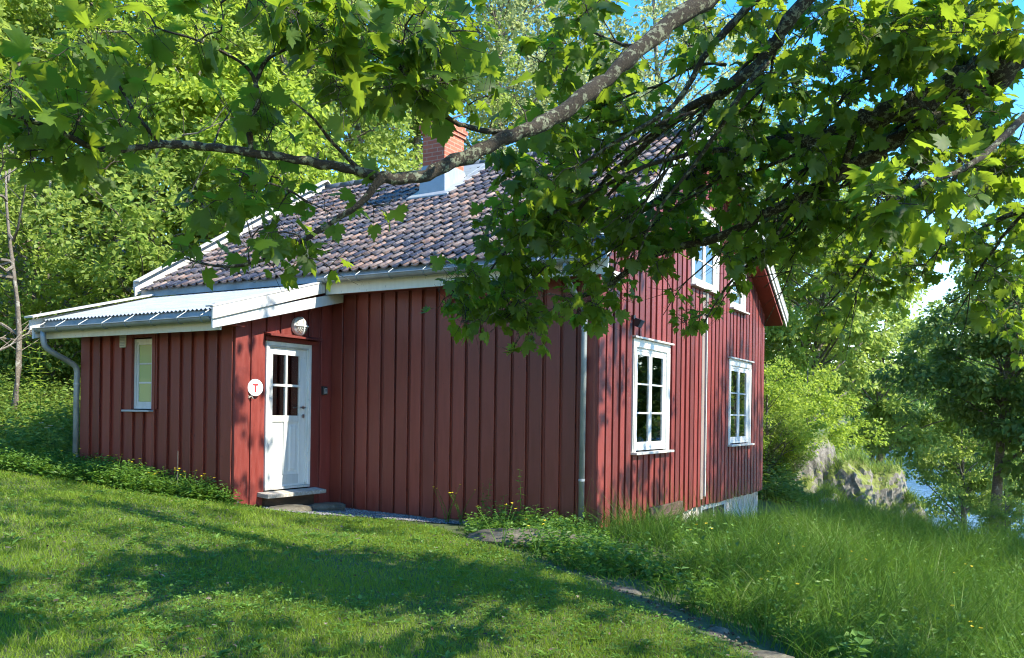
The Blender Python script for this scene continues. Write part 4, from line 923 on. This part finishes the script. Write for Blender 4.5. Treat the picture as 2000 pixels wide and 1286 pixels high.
# ------------------------------------------------------------------ trees
def tree_meshes(seed, h, r, base, nclump, nleaf, lsize, trunk_r=.16, droop=.25, shell=.45, cz=None, clump_r=.55):
    """a tree about its foot: returns (trunk mesh, crown mesh). Crown of height h-base, radius r, leaves in clumps on limbs."""
    rs = np.random.RandomState(seed); rr = random.Random(seed)
    H = h-base; C = []
    while len(C) < nclump:
        p = rs.uniform(-1, 1, 3); q = np.linalg.norm(p)
        if q > 1 or q < shell*rs.rand()**.5: continue
        k_ = 1 - .35*max(p[2], 0) ; lump = 1 + .25*math.sin(3*math.atan2(p[1], p[0])+seed) * math.cos(2.3*p[2]+seed)
        C.append((p[0]*r*k_*lump, p[1]*r*k_*lump, base + H*(.5+.5*p[2])))
    C = np.array(C); mb = MB()
    lx, ly = rr.uniform(-.05,.05)*h, rr.uniform(-.05,.05)*h
    tp = [(lx*t*t + .06*math.sin(5*t+seed), ly*t*t+.06*math.cos(4*t+seed)-.06, -.4+(h*.93+.4)*t) for t in np.linspace(0, 1, 10)]
    mb.tube(tp, [trunk_r*(1.15-1.05*t)+.01 for t in np.linspace(0, 1, 10)], 9)
    T = np.array(tp)
    for c in C[rs.permutation(len(C))[:min(len(C), 46)]]:
        zt = c[2] - (.25+.5*rr.random())*math.hypot(c[0], c[1]) - .2; zt = min(max(zt, base*.55), h*.88); t = (zt+.4)/(h*.93+.4)*9; i0 = int(min(max(t, 0), 8)); p = T[i0]+(T[i0+1]-T[i0])*(t-i0)
        r0 = max(.02, trunk_r*(1.1-zt/h)*.42)
        pts = [tuple(p + (c-p)*u + np.array((0,0,.10*math.sin(u*math.pi)*np.linalg.norm(c-p))) + rs.normal(size=3)*.05*(0 < u < 1)) for u in np.linspace(0, 1, 6)]
        mb.tube(pts, [r0*(1-u*.85) for u in np.linspace(0, 1, 6)], 5, caps=False)
    m_ = nclump*nleaf; cr = rs.uniform(.6, 1.35, nclump)*clump_r
    D = rs.normal(size=(nclump, nleaf, 3)); D = D/np.linalg.norm(D, axis=2, keepdims=True)*(rs.rand(nclump, nleaf, 1)**.5)
    D[...,2] *= .55; D[...,2] -= .35*(D[...,0]**2+D[...,1]**2)
    P = (C[:,None] + D*cr[:,None,None]).reshape(-1, 3); out = unit((D + (C-(0,0,base+H*.4))[:,None]*.25/r).reshape(-1, 3))
    U = unit(out*.8 + rs.normal(size=(m_,3))*.55 + (0,0,-droop)); Nn = unit(rs.normal(size=(m_,3))*.55 + (0,0,1.0) + out*.5); Nn = unit(Nn - U*(Nn*U).sum(1)[:,None])
    L = rs.uniform(.65, 1.25, m_)*lsize
    V, F = leaf_quads(P, U, Nn, L, L*rs.uniform(.55, .85, m_), .12)
    return np_mesh(np.array(mb.v), mb.f, smooth=True), np_mesh(V, F)
VAR = {
 'broad': (tree_meshes(1, 13, 3.9, 2.2, 210, 112, .17, .20), ),
 'slim':  (tree_meshes(2, 15, 3.0, 2.0, 190, 112, .17, .17), ),
 'bush':  (tree_meshes(3, 6, 2.6, .3, 130, 112, .14, .09), ),
 'airy':  (tree_meshes(4, 17, 3.4, 5.0, 160, 100, .16, .20, clump_r=.7), ),
 'maple': (tree_meshes(5, 8.5, 3.3, 1.6, 200, 112, .18, .17, droop=.5), ),
 'high': (tree_meshes(8, 11, 3.7, 4.4, 170, 110, .18, .19, droop=.5), ),
 'round': (tree_meshes(6, 7.9, 2.9, 2.1, 120, 130, .17, .15, droop=.6), ),
}
def tree(kind, px, d, sc, label, leaf, name='deciduous_tree', rot=0., dz=0., group='trees around the cabin', sz=None, pos=None, barkm='bark_grey'):
    if pos is None:
        p = rv*((px-CX)/FPX*d) + dv*d; x, y = p.x, p.y
    else: x, y = pos
    root = empty(name, (x, y, gz(max(x,-60), min(y,70))+dz), label, 'tree', group); root.rotation_euler = (0, 0, rot); root.scale = (sc, sc, sz or sc)
    tm, cm = VAR[kind][0]
    for nm, me, mt in (('trunk', tm, barkm), ('crown', cm, leaf)):
        if len(me.materials) == 0: me.materials.append(M[mt])
        o = bpy.data.objects.new(nm, me); COL.objects.link(o); o.parent = root
        if me.materials[0] != M[mt]: o.material_slots[0].link = 'OBJECT'; o.material_slots[0].material = M[mt]
    return root
T = [ # kind, px, depth, scale, leaf, label
 ('broad', -330, 21, 1.0, 'leafA', 'green tree at the left edge, mostly outside the picture'),
 ('slim',  20, 24, .95, 'leafA', 'slim bright green tree rising at the left edge behind bare branches'),
 ('broad', 205, 27, 1.15, 'leafD', 'tall yellow green tree high above the extension drainpipe'),
 ('bush',  85, 20.5, .95, 'leafA', 'dark bush under the trees left of the extension'),
 ('slim',  370, 24, 1.0, 'leafD', 'bright slim tree behind the left end of the extension roof'),
 ('bush',  300, 21.5, 1.15, 'leafA', 'leafy bush just above the corrugated extension roof'),
 ('broad', 560, 27, 1.1, 'leafA', 'broad tree behind the left end of the tiled roof'),
 ('round', 455, 23.0, 1.1, 'leafD', 'rounded light green tree beside the left barge board'),
 ('broad', 30, 34, 1.25, 'leafD', 'large tree deeper in the wood at the far left'),
 ('slim',  480, 35, 1.3, 'leafD', 'tall tree deeper in the wood behind the tiled roof end'),
 ('slim',  690, 31, 1.15, 'leafA', 'tall tree behind the roof just left of the chimney'),
 ('airy',  800, 33, 1.0, 'leafA', 'thin crowned tree directly behind the chimney'),
 ('airy',  960, 36, 1.25, 'leafB', 'pale airy tree against blue sky right of the chimney'),
 ('airy',  1070, 40, 1.25, 'leafB', 'pale thin tree farther back between chimney and ridge end'),
 ('airy',  1290, 38, 1.4, 'leafB', 'pale tall tree above the ridge near its white end'),
 ('slim',  1420, 36, 1.2, 'leafB', 'pale tree rising behind the white roof peak'),
 ('airy',  1530, 34, 1.15, 'leafA', 'loose green tree right of the roof peak'),
 ('high', 1585, 30, 1.05, 'leafA', 'light green tree behind the far cabin corner'),
 ('high', 1725, 35, 1.1, 'leafA', 'light green tree above the rocky knoll by the lake'),
 ('bush',  1500, 22.3, .52, 'leafD', 'bright drooping shrub right against the far cabin corner'),
 ('bush', 1575, 27.5, .75, 'leafD', 'yellow green shrub leaning over the grassy rock'),
 ('high', 1950, 18.6, .60, 'leafC', 'dark dense tree at the right edge in front of the lake'),
 ('round', 2100, 18.5, .95, 'leafC', 'dark tree cut by the right picture edge'),
 ('high', 1890, 36, .8, 'leafA', 'mid green tree on the shore left of the dark tree'),
 ('airy', 2030, 31, .72, 'leafA', 'tall light green tree at the right picture edge above the lake'),
 ('bush',  1965, 17.2, .22, 'leafA', 'pale fresh branch spray standing low before the dark tree'),
 ('high', 1960, 40, .95, 'leafA', 'light green tree behind the dark tree at the right'),
 ('bush',  1535, 22.5, .3, 'leafC', 'small dark shrub between the corner shrub and the slab'),
]
for i_, (k_, px, d, sc, lf_, lb) in enumerate(T):
    t_ = tree(k_, px, d, sc, lb, lf_, rot=i_*1.37, name='shrub' if k_ == 'bush' else 'deciduous_tree', dz=0)
    if k_ == 'bush': t_['category'] = 'shrub'
# trees the photo does not show directly but that shade the gable and mirror in the panes
for i_, (x, y, sc, kd) in enumerate([(8,18.3,1.05,'airy'),(16,36,1.0,'round'),(-16,-9,1.1,'broad'),(-8,-14,1.1,'slim'),(0,-16,1.1,'broad'),(9,-8,1.0,'broad'),(-24,-3,1.1,'slim'),(-26,4,1.0,'broad')]):
    tree(kd, 0, 0, sc, ['tree on the lakeward slope right of the view','round tree on the lakeward slope right of the view','broad tree behind the standpoint to the left','slim tree behind the standpoint','broad tree behind the standpoint','broad tree behind the standpoint to the right','slim tree far left of the lawn','broad tree far left of the lawn'][i_], 'leafA', rot=i_*2.1, pos=(x, y))
# pale bare dead tree at the left edge
def dead_tree(px, d, h, label, seed):
    p = rv*((px-CX)/FPX*d) + dv*d; root = empty('dead_tree', (p.x, p.y, gz(p.x, p.y)), label, 'tree', 'bare trunks at the left edge'); rr = random.Random(seed)
    mb = MB(); tp = [Vector((.25*math.sin(3*t+seed)+.3*t, .1*math.sin(5*t), -.3+h*t)) for t in np.linspace(0, 1, 9)]; mb.tube(tp, [.065*(1-.85*t)+.008 for t in np.linspace(0, 1, 9)], 8); mb.build('trunk', M['deadwood'], root, smooth=True)
    for k_ in range(11):
        i0 = rr.randint(2, 8); b0 = tp[i0]; an = rr.uniform(0, 6.28); L = rr.uniform(.8, 2.2); mb = MB()
        pts = [b0 + Vector((math.cos(an)*L*u, math.sin(an)*L*u, L*(.55*u*u+.1*math.sin(6*u+k_)))) for u in np.linspace(0, 1, 6)]
        mb.tube(pts, [.03*(1-.85*u)+.004 for u in np.linspace(0, 1, 6)], 5)
        for q in (2, 3, 4):
            a2 = an+rr.uniform(-1, 1); l2 = L*.4; mb.tube([pts[q] + Vector((math.cos(a2)*l2*u, math.sin(a2)*l2*u, l2*.6*u)) for u in (0, .5, 1)], [.012, .008, .004], 4)
        mb.build('branch', M['deadwood'], root)
    return root
dead_tree(8, 17.5, 5.2, 'bleached bare tree with crooked branches at the left edge', 1)
dead_tree(-60, 16.5, 4.6, 'bare trunk cut by the left picture edge', 4)
dead_tree(150, 22, 4.2, 'thin bare trunk in shade above the undergrowth', 7)

dead_tree(298, 20.8, 6.2, 'forked pale trunk standing above the extension roof end', 9)
dead_tree(45, 21, 6.5, 'tall pale trunk among leaves at the left edge', 12)
# far wood on the opposite shore
n = 5200; x = R.uniform(-200, 260, n); y = R.uniform(236, 330, n); z = hillz(x, y)
P = np.repeat(np.stack([x, y, z+3], 1), 10, 0) + R.normal(size=(n*10, 3))*(1.5, 1.5, 2.2)
m_ = len(P); U = unit(R.normal(size=(m_,3))); Nn = unit(np.cross(U, R.normal(size=(m_,3)))); V, F = leaf_quads(P, U, Nn, R.uniform(1.2, 2.4, m_), R.uniform(1, 2, m_))
tag(link('far_wood', np_mesh(V, F), M['leafC']), 'distant wood on the opposite shore of the lake', 'wood', kind='stuff')

# ------------------------------------------------------------------ the big maple whose limbs hang over the view
mroot_p = rv*5.4 + dv*4.6
mx, my = mroot_p.x, mroot_p.y
maple = empty('maple_tree', (mx, my, gz(mx, my)), 'big maple whose lichen covered limbs hang across the top of the view', 'tree')
LIMBS = [ # (points as (px,py,depth)), radii in metres start,end
 ('L1', [(2500,-900,5.2),(2150,-520,5.1),(1800,-240,5.0),(1560,-90,4.9),(1400,-10,4.8),(1290,60,4.7),(1190,150,4.6),(1080,230,4.5),(1005,262,4.4),(900,310,4.3),(820,345,4.2),(748,347,4.1)], .066, .027),
 ('A1', [(748,347,4.1),(650,325,4.1),(500,300,4.0),(400,288,4.0),(320,282,3.9),(200,292,3.8),(110,255,3.75),(0,215,3.7),(-120,190,3.6)], .026, .008),
 ('A2', [(748,347,4.1),(700,400,4.1),(640,440,4.15),(570,480,4.2),(500,512,4.2),(420,520,4.25),(350,500,4.3)], .020, .004),
 ('A3', [(490,300,4.0),(488,240,3.95),(505,190,3.9),(480,130,3.9),(400,85,3.8),(320,60,3.8)], .016, .004),
 ('A4', [(490,190,3.9),(520,120,3.9),(570,90,3.8),(640,40,3.8)], .011, .004),
 ('A5', [(315,280,3.9),(270,230,3.8),(230,165,3.8),(170,95,3.7)], .012, .003),
 ('A6', [(700,330,4.1),(650,280,4.1),(610,230,4.0),(560,190,4.0)], .012, .004),
 ('A7', [(1005,262,4.4),(920,250,4.4),(850,215,4.3),(790,150,4.2),(760,60,4.1)], .017, .006),
 ('A8', [(600,395,4.15),(560,370,4.1),(500,350,4.0),(460,330,4.0)], .007, .003),
 ('L2', [(2700,-420,5.6),(2350,-120,5.5),(2010,95,5.4),(1890,150,5.5),(1780,205,5.6),(1670,247,5.8),(1587,272,6.0),(1450,290,6.2),(1370,330,6.4),(1290,390,6.6),(1200,440,6.8)], .13, .020),
 ('L3', [(2010,95,5.4),(1900,200,5.6),(1835,230,5.7),(1725,290,5.9),(1615,355,6.1),(1505,412,6.3),(1395,467,6.5),(1285,495,6.7),(1180,560,6.9),(1080,600,7.0)], .075, .014),
 ('L4', [(2150,-520,5.1),(1800,-180,5.2),(1576,0,5.3),(1494,110,5.5),(1422,172,5.6),(1329,222,5.8),(1230,310,6.0),(1175,360,6.1),(1120,420,6.2)], .060, .012),
 ('L5', [(1800,-240,5.1),(1620,-120,5.2),(1477,0,5.3),(1384,99,5.4),(1318,203,5.5),(1208,275,5.6),(1120,330,5.7)], .036, .008),
 ('L6', [(1500,120,5.4),(1450,180,5.4),(1400,260,5.5),(1350,330,5.7),(1280,420,5.9),(1240,520,6.2)], .022, .006),
 ('L7', [(1670,247,5.8),(1640,340,6.0),(1560,400,6.2),(1500,480,6.4),(1420,560,6.6),(1370,640,6.8)], .03, .005),
 ('L8', [(1884,105,5.5),(1886,200,5.5),(1882,290,5.5),(1850,380,5.6),(1780,450,5.7)], .035, .008),
 ('L9', [(2250,0,5.2),(2000,230,4.8),(1900,320,4.6),(1800,360,4.4),(1740,400,4.3)], .03, .006),
 ('L10',[(1725,290,5.9),(1740,420,6.4),(1700,500,6.8),(1650,560,7.2),(1600,610,7.6)], .025, .005),
 ('L11',[(2350,-120,5.5),(2200,200,6.0),(2050,380,6.4),(1950,430,6.8),(1850,480,7.2)], .05, .008),
 ('L12',[(1450,290,6.2),(1350,300,6.0),(1250,330,5.9),(1150,380,5.9),(1060,430,6.0),(980,500,6.2),(930,570,6.3)], .022, .005),
 ('L13',[(1290,60,4.7),(1230,90,5.0),(1150,60,5.3),(1080,40,5.6)], .014, .005),
]
limb_pts = {}
bark_mb = MB(); nodes = []; noder = []
tr_top = np.array(w(2700,-900,5.4)); base = np.array((mx, my, gz(mx,my)-.5))
def limb(pts, r0, r1, mb, n_=10, store=True):
    P = smoothpath(pts, 6); k_ = len(P); rad = [r0+(r1-r0)*(i/(k_-1))**.8 for i in range(k_)]
    P = [p + Vector(R.normal(size=3))*rad[i]*.15 for i, p in enumerate(P)]; rad = [r_*(1+.09*R.randn()) for r_ in rad]
    mb.tube(P, [max(r_, .003) for r_ in rad], n_)
    if store:
        for p in P: nodes.append(np.array(p))
    return P
hub = np.array(w(2700,-900,5.2)); fork = np.array(w(2560,-300,5.4)); 
mb = MB(); mb.tube(smoothpath([base, base*.6+fork*.4+np.array((.15,.1,0)), fork, hub, hub+(.2,.3,2.5), hub+(.1,.5,4.5)], 5), [.42-.34*i/25 for i in range(26)], 14)
mb.build('trunk', M['bark'], None, smooth=True).parent = maple
bpy.context.view_layer.update()
inv = Matrix.Translation(Vector((mx, my, gz(mx, my)))).inverted()
def reparent(o): o.parent = maple; o.matrix_parent_inverse = inv; return o
for o_ in list(S.objects):
    if o_.name == 'trunk' and o_.parent == maple: o_.matrix_parent_inverse = inv
for o_ in [c for c in S.objects if c.parent == maple]: o_.matrix_parent_inverse = inv
for nm, pts, r0, r1 in LIMBS:
    Pn = [w(*p) for p in pts]
    if nm in ('L1',): Pn = [hub] + Pn[1:]
    if nm == 'L2': Pn = [fork] + Pn[1:]
    mb = MB(); limb(Pn, r0, r1, mb, 12 if r0 > .03 else 8); reparent(mb.build('limb', M['bark'], None, smooth=True))
# long thin bare twigs sweeping down and left from the upper right limbs
TW = [((1560,120,5.5),(1190,470,6.3)),((1500,80,5.5),(1240,420,6.2)),((1620,300,6.0),(1290,620,7.0)),((1600,280,6.0),(1150,520,6.6)),((1450,150,5.6),(1090,430,6.1)),((1400,180,5.6),(1180,560,6.5)),
      ((1700,330,6.1),(1380,620,7.0)),((1660,250,5.9),(1420,510,6.8)),((1780,230,5.8),(1500,560,7.0)),((1350,230,5.7),(1060,330,5.9)),((1330,240,5.7),(1010,480,6.2)),((1540,60,5.4),(1440,330,6.0)),
      ((1900,160,5.6),(1700,470,6.4)),((1850,230,5.7),(1640,640,7.4)),((1480,300,6.1),(1160,590,6.8)),((1380,200,5.6),(1260,350,6.0)),((1950,300,5.6),(1800,560,6.8)),((1590,420,6.4),(1500,640,7.3)),
      ((1250,330,6.0),(1000,600,6.5)),((1420,120,5.5),(1130,250,5.9)),((1650,180,5.8),(1530,470,6.6)),((1770,120,5.5),(1560,250,5.9)),((2000,420,5.9),(1850,640,7.2))]
mb = MB()
for a_, b_ in TW:
    A = w(*a_); B = w(*b_); L_ = np.linalg.norm(B-A); ph = R.uniform(0, 6.28)
    pts = [A + (B-A)*t + np.array((0, 0, .10*L_*math.sin(t*math.pi)))*R.uniform(.3, 1) + np.array((math.sin(7*t+ph), math.cos(6*t+ph), math.sin(9*t+ph)))*.03 for t in np.linspace(0, 1, 8)]
    limb(pts, R.uniform(.010, .017), .003, mb, 6)
    for _ in range(5):
        k_ = R.randint(1, 7); c_ = pts[k_]; e_ = c_ + (B-A)/L_*R.uniform(.15,.4) + R.normal(size=3)*.14
        mb.tube([c_, (c_+e_)/2 + R.normal(size=3)*.02, e_], [.005, .0035, .0015], 4, caps=False)
reparent(mb.build('bare_twigs', M['bark'], None, smooth=True))
# sprays: clusters of leafy twigs   (px, py, depth, rx, ry, rd, sprays, leaf size)
CL = [
 (700,60,3.8,230,90,.35,40,.145),(860,90,4.2,110,110,.4,26,.14),(640,190,3.9,130,60,.3,14,.14),(760,200,4.1,130,70,.35,20,.14),
 (860,230,4.3,90,50,.3,10,.13),(380,40,3.7,190,60,.3,16,.14),(560,20,3.6,150,40,.3,14,.15),(940,180,4.4,70,60,.3,9,.13),
 (110,130,3.7,170,70,.3,16,.14),(80,230,3.8,140,60,.3,14,.14),(230,250,3.9,120,50,.3,9,.13),(120,290,3.9,140,40,.25,8,.13),(330,170,3.9,90,60,.3,4,.12),
 (480,235,4.0,90,45,.3,6,.13),(600,270,4.1,90,40,.3,5,.13),(250,330,4.0,60,25,.2,3,.12),
 (560,360,4.1,120,40,.3,8,.12),(450,420,4.2,110,50,.3,14,.125),(520,480,4.2,110,50,.3,18,.125),(420,540,4.25,70,35,.25,7,.12),(590,450,4.2,80,60,.3,8,.12),(740,390,4.2,25,25,.2,2,.10),(620,520,4.2,50,25,.2,2,.11),
 (1060,330,6.0,120,110,.7,40,.145),(1130,230,5.8,110,90,.6,24,.14),(1030,430,6.2,100,90,.7,36,.14),(1150,430,6.4,120,90,.8,44,.14),
 (960,560,6.4,110,90,.6,34,.135),(900,610,6.4,60,40,.4,8,.13),(1010,640,6.5,60,60,.4,12,.13),(1080,560,6.6,120,70,.7,30,.13),(1180,580,6.9,90,50,.7,14,.13),
 (1090,120,5.6,70,70,.5,12,.14),(1120,40,5.4,60,50,.4,6,.14),(1200,120,5.2,60,50,.5,6,.14),(1160,20,5.0,60,30,.3,4,.14),
 (1230,380,6.6,130,70,.8,24,.13),(1290,470,6.8,140,55,.9,34,.13),(1420,470,6.8,140,60,.9,38,.13),(1330,570,7.0,110,40,.6,14,.13),(1450,570,7.2,90,70,.6,16,.12),(1360,630,7.0,40,30,.3,4,.12),
 (1400,400,6.6,140,60,.8,26,.13),(1520,380,6.4,120,80,.8,28,.13),(1530,250,6.0,110,90,.8,22,.13),(1420,250,5.8,90,70,.6,8,.13),(1480,180,5.8,80,70,.6,10,.13),
 (1560,100,5.6,100,100,.7,22,.13),(1440,40,5.4,80,40,.6,8,.13),(1720,60,5.4,150,80,.8,46,.14),(1880,50,5.4,150,80,.8,48,.14),(1700,180,5.8,120,80,.8,30,.13),(1880,220,5.8,140,80,.9,40,.14),(1970,330,5.8,90,80,.7,26,.13),
 (1620,300,6.2,100,70,.8,28,.13),(1760,300,6.2,110,60,.8,26,.13),(1600,440,6.8,110,60,.8,34,.125),(1700,500,7.2,120,60,.7,34,.12),(1630,560,7.6,110,60,.6,22,.12),(1590,640,7.8,50,40,.4,8,.12),(1780,560,7.4,60,60,.6,8,.12),
 (1390,300,6.6,70,60,.5,12,.13),(1260,190,5.8,60,60,.5,7,.13),(1370,60,5.5,60,50,.4,7,.13),(1340,330,6.4,60,50,.5,8,.13),(1400,540,6.9,50,40,.5,7,.12),(1340,420,6.8,60,60,.5,8,.13),
 (1800,400,4.4,130,60,.4,14,.15),(1880,340,4.6,110,40,.4,9,.15),(1950,430,6.8,90,50,.7,20,.13),(1870,500,7.2,110,40,.7,22,.12),(1960,560,7.0,70,90,.7,26,.13),(1990,660,7.4,40,60,.5,8,.12),(1700,420,6.4,80,40,.6,14,.13),
]
SP = []
for (px, py, d, rx, ry, rd, ns, ls) in CL:
    for _ in range(max(2, round(ns*(.45 if px < 960 else .8)*(.6 if py > 340 and px < 800 else 1)))):
        while True:
            q = R.uniform(-1, 1, 3)
            if (q**2).sum() <= 1: break
        qx, qy = px+q[0]*rx, py+q[1]*ry
        if 800 < qx < 945 and 215 < qy < 400 or 1325 < qx < 1415 and 470 < qy < 590 or 1470 < qx < 1570 and 500 < qy < 680: continue
        SP.append((w(qx, qy, d+q[2]*rd), ls, False))
nin = len(SP)
# the rest of the crown above and beside the view, it shades the lawn
cc = np.array((mx-.6, my+.9, 7.2))
while len(SP) < nin + 480:
    q = R.uniform(-1, 1, 3)
    if (q**2).sum() > 1 or (q**2).sum() < .1: continue
    p = cc + q*np.array((6.2, 5.6, 3.6))
    if p[2] < 3.2: continue
    a, b, d = project(p)
    if d > 0 and -160 < a < 2160 and -170 < b < 1400: continue
    SP.append((p, .135, True))
for cf, rf, nf in (((1.5, 12.1, 7.2), (2.8, 1.9, 1.7), 130),):  # extra sprays out of view, added to shade the near half of the gable
    k_ = 0
    while k_ < nf:
        q = R.uniform(-1, 1, 3)
        if (q**2).sum() > 1: continue
        p = np.array(cf) + q*np.array(rf); a, b, d = project(p); k_ += 1
        if d > 0 and -160 < a < 2160 and -170 < b < 1400: continue
        SP.append((p, .135, True))
P_all = np.array([s[0] for s in SP]); nd = np.array(nodes)
dist = np.array([np.min(np.linalg.norm(nd - p, axis=1)) for p in P_all]); order = np.argsort(dist)
twig = MB(); LC = []; LU = []; LN = []; LL = []
nl = list(nodes)
arr = np.zeros((len(nl)+len(SP)*4, 3)); arr[:len(nl)] = nl; cnt = len(nl)
for i_ in order:
    P, ls, far = SP[i_]; j = int(np.argmin(np.linalg.norm(arr[:cnt]-P, axis=1))); A = arr[j].copy(); L = np.linalg.norm(P-A)
    if L < .05: A = A + (0, 0, -.02)
    mid1 = A + (P-A)*.35 + np.array((0,0,.10*L)) + R.normal(size=3)*.05*L; mid2 = A + (P-A)*.7 + np.array((0,0,.08*L)) + R.normal(size=3)*.05*L
    r0 = min(.014, .0035+.006*L)
    twig.tube([A, mid1, mid2, P], [r0, r0*.75, r0*.55, .0022], 5 if not far else 3, caps=False)
    for q in (mid1, mid2, P): arr[cnt] = q; cnt += 1
    dr = unit((P-mid2)[None])[0]; dr = unit((dr + np.array((0,0,-.15)))[None])[0]
    if not far:
        for _q in range(3):
            b0 = mid2 + (P-mid2)*R.rand(); b1 = b0 + R.normal(size=3)*.09; twig.tube([b0, (b0+b1)/2 + R.normal(size=3)*.012, b1], [.002, .0016, .001], 3, caps=False)
    nlf = R.randint(5, 9) if not far else 9
    for k_ in range(nlf):
        f = k_/max(nlf-1, 1); c0 = P - dr*(.26*(1-f)) if L > .3 else P - dr*(.14*(1-f))
        an = R.uniform(0, 6.28); side = unit(np.cross(dr, (math.cos(an), math.sin(an), .6*math.sin(an)))[None])[0]
        pet = R.uniform(.05, .11); u = side*.9 + dr*.5*f + np.array((0,0,-.35*R.rand()-.05)); u = u/np.linalg.norm(u)
        c1 = c0 + u*pet + np.array((0,0,.015))
        twig.tube([c0, c1], [.0016, .0012], 3, caps=False)
        nn = np.array((0,0,1.)) + R.normal(size=3)*.55 + np.array((to_sun.x, to_sun.y, 0))*.25; uu = u + np.array((0,0,-.45*R.rand())); uu /= np.linalg.norm(uu); nn = nn - uu*nn.dot(uu); nn /= np.linalg.norm(nn)
        LC.append(c1); LU.append(uu); LN.append(nn); LL.append(ls*R.uniform(.36, 1.0) * (1.15 if far else 1))
reparent(twig.build('twigs', M['bark'], None, smooth=True))
print('maple leaves', len(LC))
V, F = maple_leaves(np.array(LC), np.array(LU), np.array(LN), np.array(LL))
reparent(link('crown', np_mesh(V, F, smooth=True), M['maple']))
